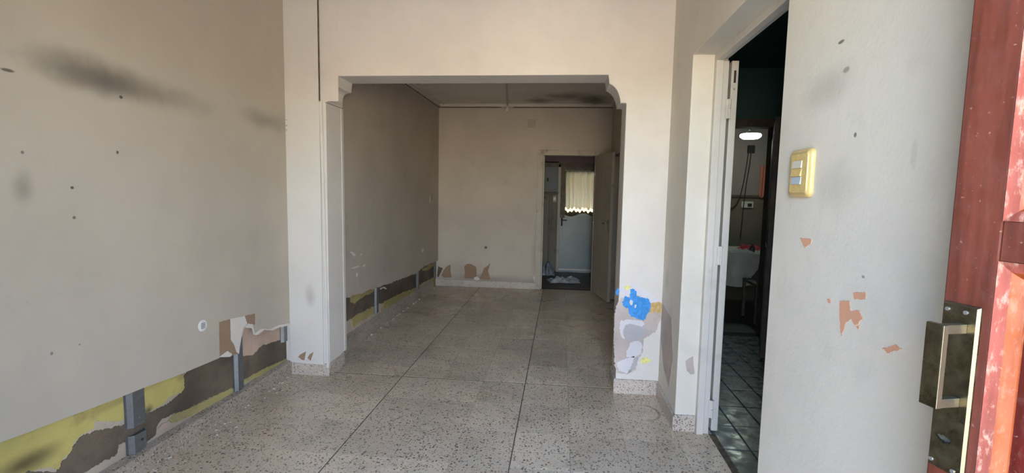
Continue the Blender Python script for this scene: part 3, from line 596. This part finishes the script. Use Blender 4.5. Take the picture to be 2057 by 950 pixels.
MB().box(.935, .95, 5.42, 8.3, 0, 2.8).build('wall_left', M['pink_wall'], kind='structure', cat='wall', label='left wall of the lit room')
tr_ = empty('trim_1', (1.86, 5.29, 0), 'dark wooden trim round the opening to the lit room', 'door trim', 'structure')
MB().box(1.49, 1.57, 5.27, 5.43, 0, 2.21).build('jamb', M['dark_wood'], tr_)
MB().box(2.13, 2.2, 5.27, 5.43, 0, 2.21).build('jamb', M['dark_wood'], tr_)
MB().box(1.49, 2.2, 5.27, 5.43, 2.16, 2.24).build('head', M['dark_wood'], tr_)
# open dark leaf
dk = empty('door_5', (2.1, 5.25, 0), 'dark brown wooden door leaf standing open in the side room', 'door', 'structure')
q0 = Vector((2.13, 5.25, 0)); q1 = Vector((1.83, 4.47, 0)); dq = (q1-q0).normalized(); nq = Vector((dq.y, -dq.x, 0)); Lq = (q1-q0).length
GM = lambda v: q0+dq*v.x+nq*v.y+Vector((0, 0, v.z))
MB().box(0, Lq, -.02, .02, .01, 2.14, GM).build('door_leaf', M['dark_wood'], dk, bevel=.003)
MB().box(.1, Lq-.1, -.026, .026, .15, 1.0, GM).build('panel', M['dark_wood'], dk, bevel=.003); MB().box(.1, Lq-.1, -.026, .026, 1.15, 2.0, GM).build('panel', M['dark_wood'], dk, bevel=.003)
# table, cloth, things
M['cloth'] = plain('pale_tablecloth', (.46, .44, .38), .9, var=.08, vs=6); M['red'] = plain('red_cloth', (.45, .04, .06), .8)
M['pot'] = plain('dark_pot', (.05, .05, .055), .4); M['paper'] = plain('paper', (.55, .55, .52), .8)
tx0, tx1, ty0, ty1, tz = 1.95, 2.66, 6.2, 7.1, .75
tb = empty('table', ((tx0+tx1)/2, (ty0+ty1)/2, 0), 'small wooden table under a pale cloth in the lit room', 'table')
MB().box(tx0, tx1, ty0, ty1, tz-.03, tz-.004).build('tabletop', M['dark_wood'], tb)
for x in (tx0+.05, tx1-.05):
    for y in (ty0+.05, ty1-.05): MB().box(x-.02, x+.02, y-.02, y+.02, 0, tz-.03).build('leg', M['dark_wood'], tb, bevel=.003)
tc = MB(); n = 24
def skirt(side):
    vs_ = []; 
    for j in range(6):
        for i in range(n+1):
            t_ = i/n; w_ = .012*math.sin(t_*20)*j/5; drop = j/5*(.36+.05*math.sin(t_*5))
            if side == 0: vs_.append((tx0-.006+(tx1-tx0+.012)*t_, ty0-.006-w_-.01*j/5, tz-drop))
            else: vs_.append((tx1+.006+w_, ty0-.006+(ty1-ty0)*t_, tz-drop))
    tc.add(vs_, [(j*(n+1)+i, j*(n+1)+i+1, (j+1)*(n+1)+i+1, (j+1)*(n+1)+i) for j in range(5) for i in range(n)], True)
skirt(0); skirt(1); tc.box(tx0-.006, tx1+.006, ty0-.006, ty1, tz-.002, tz+.002)
tc.build('tablecloth', M['cloth'], label='pale cloth draped over the table in the lit room', cat='tablecloth')
rumple('red_cloth', 2.52, 6.75, .15, .12, .07, M['red'], 'crumpled red cloth lying on the pale tablecloth', 'cloth', 21).location.z += tz
rumple('paper_heap', 2.25, 6.35, .13, .09, .05, M['paper'], 'heap of crumpled papers on the near edge of the tablecloth', 'paper', 23).location.z += tz
def lathe(prof, c, seg=20):
    mb = MB(); vs_ = [(c[0]+r*math.cos(2*math.pi*k/seg), c[1]+r*math.sin(2*math.pi*k/seg), c[2]+z) for r, z in prof for k in range(seg)]
    fs = [(j*seg+k, j*seg+(k+1) % seg, (j+1)*seg+(k+1) % seg, (j+1)*seg+k) for j in range(len(prof)-1) for k in range(seg)]
    mb.add(vs_, fs, True); mb.f.append(tuple(range(seg))[::-1]); mb.sm.append(False); mb.f.append(tuple(range((len(prof)-1)*seg, len(prof)*seg))); mb.sm.append(False); return mb
jar = lathe([(.025, 0), (.032, .01), (.032, .06), (.015, .075), (.015, .10), (.02, .105)], (2.42, 6.42, tz+.003)); jar = jar.build('bottle', M['pot'], label='small dark bottle standing on the pale tablecloth', cat='bottle')
bo = lathe([(.03, 0), (.05, .01), (.075, .04), (.07, .042), (.045, .014), (.01, .01)], (2.55, 6.33, tz+.003)).build('bowl', M['paper'], label='small pale bowl at the corner of the tablecloth', cat='bowl')
# chair by the table
ch = empty('dining_chair', (2.42, 5.93, 0), 'dark wooden chair in front of the pale tablecloth', 'chair')
for x in (2.24, 2.58):
    MB().box(x-.016, x+.016, 5.72, 5.752, 0, .45).build('leg', M['dark_wood'], ch); MB().box(x-.016, x+.016, 6.10, 6.132, 0, .45).build('leg', M['dark_wood'], ch)
MB().box(2.22, 2.60, 5.70, 6.14, .43, .465).build('seat', M['dark_wood'], ch, bevel=.008)
for x in (2.245, 2.575): MB().tube([(x, 5.735, .46), (x, 5.70, .70)], .013).build('back_post', M['dark_wood'], ch)
for z in (.58, .68): MB().box(2.245, 2.575, 5.69, 5.715, z-.02, z+.02).build('back_rail', M['dark_wood'], ch)
MB().box(2.25, 2.57, 5.73, 5.75, .2, .225).build('stretcher', M['dark_wood'], ch)
rumple('dark_garment', 2.45, 5.95, .15, .16, .15, M['pot'], 'crumpled black garment lying on the seat of the wooden chair', 'clothing', 31).location.z += .463
# ceiling lamp of the lit room
lx, ly, lz = 2.595, 7.2, 2.30
lmp = empty('ceiling_lamp', (lx, ly, lz), 'round white glowing lamp hanging low in the room behind the teal wall', 'lamp')
M['lamp'] = plain('lamp_glow', (.86, 1.0, .86), .4, emit=.8)
lathe([(.10, -.045), (.135, -.02), (.14, 0), (.13, .02)], (lx, ly, lz), 28).build('diffuser', M['lamp'], lmp)
lathe([(.13, .02), (.10, .04), (.03, .06), (.03, .08)], (lx, ly, lz), 28).build('lamp_body', M['white_plastic'], lmp)
MB().tube([(lx, ly, lz+.08), (lx, ly, 2.75)], .006).build('stem', M['dark'], lmp)
pl = bpy.data.lights.new('lamp_bulb', 'POINT'); pl.energy = .7; pl.color = (.86, 1, .86); pl.shadow_soft_size = .1
po = bpy.data.objects.new('lamp_bulb', pl); COL.objects.link(po); po.location = (lx, ly, lz-.16); 
# cords and socket
jb = empty('junction_box', (2.98, 8.19, 2.14), 'black junction box with two drooping cords on the pinkish wall', 'junction box')
JX = U('y', 8.19, 1508, 300).x; JZ = U('y', 8.19, 1508, 300).z
jb.location = (JX, 8.19, JZ); ORIG[jb.name] = Vector((JX, 8.19, JZ))
MB().box(JX-.05, JX+.05, 8.15, 8.2, JZ-.06, JZ+.06).build('body', M['dark'], jb, bevel=.004)
def cord(px, y=8.16): return [Vector((U('y', y, a, b).x, y, U('y', y, a, b).z)) for a, b in px]
MB().tube(cord([(1504, 303), (1500, 330), (1494, 365), (1487, 395), (1478, 412), (1468, 420)]), .008).build('cord', M['dark'], jb)
MB().tube(cord([(1509, 303), (1506, 330), (1499, 370), (1494, 410), (1490, 450), (1487, 480)]), .008).build('cord', M['dark'], jb)
s0 = U('y', 8.19, 1501, 411)
so_ = MB().box(s0.x-.09, s0.x+.09, 8.17, 8.2, s0.z-.05, s0.z+.05).build('wall_socket', M['white_plastic'], label='white socket plate on the brown wall below the rail', cat='socket', bevel=.004)
MB().box(s0.x+.0, s0.x+.06, 8.16, 8.17, s0.z-.03, s0.z+.02).build('plug', M['dark'], so_)
r0, r1 = U('y', 8.15, 1528, 333), U('y', 8.15, 1541, 392)
M['salmon_cloth'] = plain('salmon_cloth', (.50, .17, .12), .9)
hc = MB(); vs_ = []
for j in range(9):
    for i in range(13):
        vs_.append((r0.x+(r1.x-r0.x)*i/12, 8.15+.012*math.sin(i*1.3+j*.2), r0.z+(r1.z-r0.z-.05*math.sin(i*.4))*j/8))
hc.add(vs_, [(j*13+i, (j+1)*13+i, (j+1)*13+i+1, j*13+i+1) for j in range(8) for i in range(12)], True)
hc.build('hanging_cloth', M['salmon_cloth'], label='salmon red cloth hanging on the far wall right of the cords', cat='cloth')

# ================================================================ RIGHT DOORWAY: frame and folded-back leaf
d2 = empty('door_2', (.93, YD, 0), 'tall grey enamelled door leaf folded back behind its metal frame in the right doorway', 'door', 'structure')
fr = MB()
fr.prism([(.857, YD-.045, 0), (.897, YD-.045, 0), (.897, YD-.028, 0), (.932, YD-.028, 0), (.932, YD+.03, 0), (.857, YD+.03, 0)], (0, 0, 2.222))
fr.build('door_frame', M['frame'], d2, bevel=.003)
fr = MB(); fr.prism([(.857, YN, 2.264), (.857, YN, 2.222), (.897, YN, 2.222), (.897, YN, 2.238), (.932, YN, 2.238), (.932, YN, 2.264)], (0, YD-YN+.02, 0))
fr.build('door_frame', M['frame'], d2, bevel=.003)
MB().box(.857, .932, YN-.01, YN+.03, 0, 2.222).build('door_frame', M['frame'], d2, bevel=.003)
lf2 = MB().box(.951, .990, YD-.012, YD+.74, .015, 2.225).build('door_leaf', M['leaf'], d2, bevel=.003)
for z in (.16, 1.10, 1.95):
    hm = MB(); hm.box(.922, .957, YD-.034, YD-.0285, z-.055, z+.055); hm.tube([(.944, YD-.036, z-.055), (.944, YD-.036, z-.002)], .0065, 10); hm.tube([(.944, YD-.036, z+.002), (.944, YD-.036, z+.055)], .0065, 10)
    hm.build('hinge', M['leaf'], lf2)
lk = MB(); lk.box(.965, .977, YD-.0135, YD-.0115, 2.10, 2.17); lk.build('bolt_slot', M['dark'], lf2)
MB().box(.967, .975, YD-.0135, YD-.0115, 2.06, 2.07).build('bolt_slot', M['steel'], lf2)

# ================================================================ RED ENTRANCE DOOR
Hh, Ee = Vector((.75, 0, 0)), Vector((.55, .75, 0)); dR = (Hh-Ee).normalized(); nR = Vector((-.96623494, -.25766265, 0)); LR = (Hh-Ee).length
RM = lambda v: Ee + dR*v.x + nR*v.y + Vector((0, 0, v.z))      # x = from the free edge to the hinge, y = out of the face
def redmat(name, col, worn, rough=.38, sp=.35):
    m, t, b = newmat(name); p = pos(t); b.inputs['Specular IOR Level'].default_value = sp
    mp = N(t, 'ShaderNodeMapping'); mp.inputs['Scale'].default_value = (60, 60, 5); t.links.new(p, mp.inputs[0])
    c = mixc(t, ramp(t, noise(t, mp.outputs[0], 1, 5), .3, .7), scaled(col, .72), scaled(col, 1.25))
    c = mixc(t, mul(t, ramp(t, noise(t, p, 160, 4), .66, .76), .35), c, (.34, .24, .17))
    mp2 = N(t, 'ShaderNodeMapping'); mp2.inputs['Scale'].default_value = (110, 110, 42); t.links.new(p, mp2.inputs[0])
    c = mixc(t, mul(t, ramp(t, noise(t, mp2.outputs[0], 1, 6, .7), .5, .66), worn), c, (.36, .25, .17))
    t.links.new(c, b.inputs['Base Color']); t.links.new(ramp(t, noise(t, p, 30, 4), .3, .7, rough*.7, rough*1.3), b.inputs['Roughness'])
    return m
M['red1'] = redmat('red_varnished_wood', (.070, .018, .0105), .02, .5, .22)
M['red2'] = redmat('worn_red_moulding', (.16, .040, .026), .45, .45, .22)
M['red3'] = redmat('orange_red_moulding', (.15, .032, .008), .1, .55, .15)
M['red4'] = redmat('dark_red_panel', (.06, .007, .005), .05, .35)
rd = empty('door_6', (.65, .37, 0), 'red varnished panelled entrance door standing open at the right edge', 'door', 'structure')
HT = 2.16; TH = .042; S = .064; ZR0, ZR1 = 1.373, 1.425
MB().box(0, S, -TH, 0, .012, HT, RM).build('stile', M['red1'], rd, bevel=.0025)
MB().box(LR-.08, LR, -TH, 0, .012, HT, RM).build('stile', M['red1'], rd, bevel=.0025)
MB().box(S, LR-.08, -TH, 0, ZR0, ZR1, RM).build('rail', M['red1'], rd, bevel=.0015)
MB().box(S+.0, LR-.08, -TH, 0, .012, .2, RM).build('rail', M['red1'], rd, bevel=.0015)
MB().box(S+.0, LR-.08, -TH, 0, HT-.11, HT, RM).build('rail', M['red1'], rd, bevel=.0015)
for z0, z1 in ((.2, ZR0), (ZR1, HT-.11)):
    pn = MB().box(S, LR-.08, -TH+.006, -.018, z0, z1, RM).build('panel', M['red4'], rd)
    def ring(i0, i1, y0, y1, mat, name):
        mb = MB(); a0, a1, b0, b1 = S+i0, LR-.08-i0, z0+i0, z1-i0; c0, c1, e0, e1 = S+i1, LR-.08-i1, z0+i1, z1-i1
        vs_ = [RM(Vector(v)) for v in [(a0, y0, b0), (a1, y0, b0), (a1, y0, b1), (a0, y0, b1), (c0, y1, e0), (c1, y1, e0), (c1, y1, e1), (c0, y1, e1)]]
        bk = [RM(Vector(v)) for v in [(a0, -.02, b0), (a1, -.02, b0), (a1, -.02, b1), (a0, -.02, b1), (c0, -.02, e0), (c1, -.02, e0), (c1, -.02, e1), (c0, -.02, e1)]]
        fs = []
        for k in range(4):
            l = (k+1) % 4; fs += [(k, l, 4+l, 4+k), (8+k, 8+l, l, k), (4+k, 4+l, 12+l, 12+k)]
        mb.add(vs_+bk, fs); return mb.build(name, mat, pn)
    ring(0, .013, .001, -.004, M['red2'], 'moulding'); ring(.013, .024, -.004, -.015, M['red3'], 'moulding')
# handle set
m, t, b = newmat('aged_brass'); p = pos(t)
t.links.new(mixc(t, ramp(t, noise(t, p, 55, 5, .65), .35, .65), (.13, .11, .07), (.19, .165, .105)), b.inputs['Base Color']); b.inputs['Metallic'].default_value = 1
t.links.new(ramp(t, noise(t, p, 40, 4), .3, .7, .22, .42), b.inputs['Roughness']); M['brass'] = m
m, t, b = newmat('polished_edge'); b.inputs['Base Color'].default_value = (.19, .175, .12, 1); b.inputs['Metallic'].default_value = 1; b.inputs['Roughness'].default_value = .42; M['edge'] = m
hs_ = empty('door_handle', RM(Vector((.028, .004, 1.065))), 'aged brass pull handle on a long keyhole plate, fixed to the red door', 'door handle')
hp = []
# plate with a keyhole cut: two halves round the slot
def plate():
    u0, u1, z0, z1 = .004, .052, 1.065, 1.308; th = .006; c = .0025
    out = [(u0, z0), (u1, z0), (u1, z1), (u0, z1)]
    k0 = [(.012, 1.1125), (.0175, 1.1085), (.0215, 1.108), (.024, 1.1055), (.0265, 1.108), (.033, 1.1095), (.035, 1.1125), (.033, 1.1155), (.0265, 1.116), (.024, 1.1185), (.0215, 1.116), (.0145, 1.1165)]
    mb = MB()
    n = len(k0); ang = [math.atan2(z-1.1125, u-.0235) for u, z in k0]
    # outer loop resampled to the slot's vertices
    outp = []
    for (u, z) in k0:
        dx, dz = u-.0235, z-1.1125; f = 1e9
        if dx > 1e-6: f = min(f, (u1-c-.0235)/dx)
        if dx < -1e-6: f = min(f, (u0+c-.0235)/dx)
        if dz > 1e-6: f = min(f, (1.155-1.1125)/dz)
        if dz < -1e-6: f = min(f, (1.075-1.1125)/dz)
        outp.append((.0235+dx*f, 1.1125+dz*f))
    A = [RM(Vector((u, th, z))) for u, z in k0]; B = [RM(Vector((u, th, z))) for u, z in outp]; Cc = [RM(Vector((u, .0015, z))) for u, z in k0]
    mb.add(A+B+Cc, [(i, (i+1) % n, n+(i+1) % n, n+i) for i in range(n)]+[(i, 2*n+i, 2*n+(i+1) % n, (i+1) % n) for i in range(n)])
    # the rest of the plate, a frame of boxes at the same height plus a thin back
    mb.box(u0, u1, 0, .0015, z0, z1, RM)
    mb.box(u0+c, u1-c, .0015, th, 1.155, z1-c, RM); mb.box(u0+c, u1-c, .0015, th, z0+c, 1.075, RM)
    # corner fillets of the ring region
    for (ua, za) in ((u0+c, 1.075), (u1-c, 1.075), (u0+c, 1.155), (u1-c, 1.155)):
        near = sorted(range(n), key=lambda i: (outp[i][0]-ua)**2+(outp[i][1]-za)**2)[:2]
        a_, b_ = near; mb.add([RM(Vector((ua, th, za))), B[a_], B[b_]], [(0, 1, 2)])
    return mb
plate().build('backplate', M['brass'], hs_)
eb = MB()
u0, u1, z0, z1 = .004, .052, 1.065, 1.308; c = .0025
def slope(a, b, a2, b2):
    eb.add([RM(Vector((a[0], 0, a[1]))), RM(Vector((b[0], 0, b[1]))), RM(Vector((b2[0], .006, b2[1]))), RM(Vector((a2[0], .006, a2[1])))], [(0, 1, 2, 3)])
slope((u0-.0005, z0), (u1+.0005, z0), (u0+c, z0+c), (u1-c, z0+c)) if False else None
o4 = [(u0, z0), (u1, z0), (u1, z1), (u0, z1)]; i4 = [(u0+c, z0+c), (u1-c, z0+c), (u1-c, z1-c), (u0+c, z1-c)]
for k in range(4): slope(o4[k], o4[(k+1) % 4], i4[k], i4[(k+1) % 4])
eb.build('plate_edge', M['edge'], hs_)
MB().box(.013, .034, .0016, .0018, 1.105, 1.12, RM).build('keyhole', M['dark'], hs_)
for u_, z_ in ((.012, 1.298), (.036, 1.298), (.010, 1.075), (.040, 1.073)):
    MB().tube([RM(Vector((u_, .005, z_))), RM(Vector((u_, .0075, z_)))], .0028, 10).build('screw', M['steel'], hs_)
for z_ in (1.172, 1.276): MB().box(.030, .040, .006, .045, z_-.0065, z_+.0065, RM).build('post', M['edge'], hs_, bevel=.001)
gb = MB().box(.022, .046, .044, .052, 1.168, 1.284, RM).build('grip', M['brass'], hs_, bevel=.0012)
MB().box(.0455, .0466, .0438, .0522, 1.1685, 1.2835, RM).build('grip_edge', M['edge'], gb, bevel=.0005)

# ================================================================ SMALL THINGS
# light switch
M['cream'] = plain('yellowed_plastic', (.60, .44, .17), .4, var=.06, vs=60); M['key_white'] = plain('white_key', (.62, .58, .46), .4); M['key_blue'] = plain('bluish_key', (.42, .50, .54), .4, var=.1, vs=200)
sz0, sz1, sy0, sy1 = 1.452, 1.597, 1.522, 1.655
sw = empty('light_switch', (XR, (sy0+sy1)/2, sz0), 'yellowed cream three-key light switch on the right wall', 'light switch')
pp_ = MB(); nn_ = 5; ringv = []
def rr(off, x):
    out = []; r = .016-off*.4
    for (cy_, cz_, a0) in ((sy1-off-r, sz1-off-r, 0), (sy0+off+r, sz1-off-r, 90), (sy0+off+r, sz0+off+r, 180), (sy1-off-r, sz0+off+r, 270)):
        for k in range(nn_): a = math.radians(a0+90*k/(nn_-1)); out.append((x, cy_+r*math.cos(a), cz_+r*math.sin(a)))
    return out
rings = [rr(0, XR), rr(0, XR-.008), rr(.004, XR-.013), rr(.014, XR-.016)]; n = len(rings[0])
pp_.add([v for r in rings for v in r], [(j*n+i, (j+1)*n+i, (j+1)*n+(i+1) % n, j*n+(i+1) % n) for j in range(3) for i in range(n)], True); pp_.f.append(tuple(range(3*n, 4*n))); pp_.sm.append(False)
pp_.build('cover_plate', M['cream'], sw)
ky0, ky1 = sy0+.045, sy1-.028
for k, mm in enumerate(('key_blue', 'cream', 'key_white')):
    za = sz0+.038+k*.0245; tip = .0022 if k == 1 else 0
    MB().prism([(XR-.0155, ky0, za+.0008), (XR-.0195-tip, ky0, za+.0008), (XR-.0175+tip*.3, ky0, za+.0237), (XR-.0155, ky0, za+.0237)], (0, ky1-ky0, 0)).build('key', M[mm], sw, bevel=.0006)
# round vent cap on left wall
q = U('x', XL, 406, 654)
vc = empty('vent_cap', (XL, q.y, q.z), 'small round white vent cap on the lower left wall', 'vent cap')
M['slot'] = plain('slot_grey', (.12, .115, .11), .7)
def disc(r, x0, x1, mat, name, seg=28):
    a = [Vector((x0, q.y+r*math.cos(2*math.pi*k/seg), q.z+r*math.sin(2*math.pi*k/seg))) for k in range(seg)]
    return MB().prism(a, (x1-x0, 0, 0)).build(name, mat, vc, bevel=.001)
disc(.034, XL, XL+.005, M['white_plastic'], 'rim'); disc(.026, XL+.005, XL+.007, M['white_plastic'], 'face')
for k in range(4): MB().box(XL+.0068, XL+.0076, q.y-.016, q.y+.016, q.z-.0155+k*.009, q.z-.0115+k*.009).build('slot', M['slot'], vc)
# metal studs of the left wall
def channel(name, y0, y1, z0, z1, x0, x1, label, top_cut=0, group=None):
    """omega channel: web standing off the wall, side flanks, small wings"""
    e = .0012; mb = MB(); w_ = y1-y0
    prof = [(x0, y0), (x0, y0+w_*.12), (x1, y0+w_*.24), (x1, y1-w_*.24), (x0, y1-w_*.12), (x0, y1), (x0+e, y1), (x0+e, y1-w_*.12+e), (x1+e, y1-w_*.24+e), (x1+e, y0+w_*.24-e), (x0+e, y0+w_*.12-e), (x0+e, y0)]
    mb.prism([(x, y, z0) for x, y in prof], (0, 0, z1-z0))
    return mb.build(name, M['zinc'], label=label, cat='metal stud', group=group)
s1 = channel('metal_stud', 2.105, 2.225, .245, .60, XO+.0065, XL-.016, 'galvanised steel stud hanging under the left wall board, left of the round vent cap')
MB().tube([(XL-.0148, 2.165, .285), (XL-.0128, 2.165, .285)], .006, 8).build('screw', M['steel'], s1)
s2 = channel('metal_stud', 2.105, 2.225, .112, .205, XO+.0065, XL-.016, 'short cut-off piece of galvanised steel stud standing on the left baseboard')
MB().tube([(XL-.0148, 2.175, .165), (XL-.0128, 2.175, .165)], .008, 8).build('screw_hole', M['dark'], s2)
channel('metal_stud', 2.90, 2.995, .108, .62, XO+.0085, XL-.016, 'galvanised steel stud under the torn brown board near the left pillar')
channel('metal_stud', 3.44, 3.52, .27, .62, XO+.0085, XL-.016, 'galvanised steel stud in the corner beside the left pillar')
for pxs, ya, lb in (((320, 465, 705), 0, 'thin steel stud on the torn back left wall, nearest the arch'), ((712, 320, 475), 0, 'middle steel stud on the torn back left wall'), ((877, 205, 375), 0, 'steel stud in the far corner of the torn back left wall')):
    a = U('x', XBO+.02, *C7([(pxs[0], pxs[1])])[0]); b = U('x', XBO+.02, *C7([(pxs[0], pxs[2])])[0])
    channel('metal_stud', a.y-.05, a.y+.05, b.z, a.z+.1, XBO+.007, XBL-.018, lb)
# small plate and hook in back room
q = U('x', XBL, 866, 400)
cp = MB().box(XBL, XBL+.008, q.y-.08, q.y+.08, q.z-.05, q.z+.05).build('cover_plate', M['far_frame'], label='small beige cover plate on the back left wall', cat='cover plate', bevel=.002)
q = U('y', YF, 1068, 248)
jp = MB().box(q.x-.058, q.x+.058, YF-.008, YF, q.z-.058, q.z+.058).build('junction_cover', M['back_left'], label='square painted junction cover high on the far wall above the doorway', cat='cover plate', bevel=.003)
MB().tube([(q.x, YF-.008, q.z), (q.x, YF-.0095, q.z)], .006).build('screw', M['steel'], jp)
q = U('y', YF-.02, 1019, 214)
lh = empty('lamp_holder', (q.x, YF-.03, q.z-.09), 'small white bare lamp holder at the top of the far wall', 'lamp holder')
MB().box(q.x-.09, q.x+.09, YF-.02, YF, q.z-.012, q.z+.012).build('bracket', M['frame'], lh, bevel=.003)
lathe([(.024, -.075), (.028, -.06), (.028, -.03), (.02, -.015), (.012, .0)], (q.x, YF-.045, q.z), 16).build('socket', M['white_plastic'], lh)
MB().box(q.x-.008, q.x+.008, YF-.05, YF-.015, q.z-.012, q.z+.006).build('arm', M['frame'], lh)
q = U('y', YF, 976, 497); MB().tube([(q.x, YF, q.z), (q.x, YF-.006, q.z)], .022, 16).build('wall_plug', M['slot'], label='small round dark plug low on the far wall', cat='wall plug')
# crumbs of plaster
random.seed(4)
cr = MB()
for k in range(60):
    yy = random.uniform(1.9, 3.5); xx = XO+.055+abs(random.gauss(0, .07)); s = random.uniform(.0015, .005)
    cr.prism([(xx-s, yy-s, 0), (xx+s*.8, yy-s*.6, 0), (xx+s, yy+s, 0), (xx-s*.7, yy+s*.9, 0)], (s*.1, 0, s*.8))
cr.build('plaster_crumbs', M['gypsum'], kind='stuff', label='white plaster crumbs scattered along the left baseboard', cat='debris')
MB().box(-1.0, 2.0, 9.17, 9.80, 2.28, 2.34).build('sun_blocker', M['old'], kind='structure', cat='sun_blocker', label='added unseen slab keeping direct sun off the curtained door')  # added out of view so sun reaches only the curtain's lower strip
# ================================================================ STREET OUTSIDE (lights the rooms)
M['street'] = plain('pale_paving', (.42, .36, .29), .9, var=.1, vs=3); M['facade'] = plain('warm_facade', (.64, .50, .33), .9, var=.06, vs=2)
MB().box(-25, 25, -14, -.2, -.3, -.12).build('pavement', M['street'], kind='structure', cat='ground', label='sunlit paving outside the entrance')
MB().box(-25, 25, -9.5, -9, -.2, 2.5).build('facade_opposite', M['facade'], kind='structure', cat='building', label='sunlit low wall across the street')
MB().box(-8, 8, 11.2, 11.4, -.2, 3.4).build('sky_blocker', M['facade'], kind='structure', cat='wall', label='added unseen wall cutting the sky light on the curtained door')  # added out of view to reduce sky light on the curtain
MB().box(-8, 8, 9.16, 14, -.3, -.12).build('yard', M['street'], kind='structure', cat='ground', label='yard behind the curtained door')
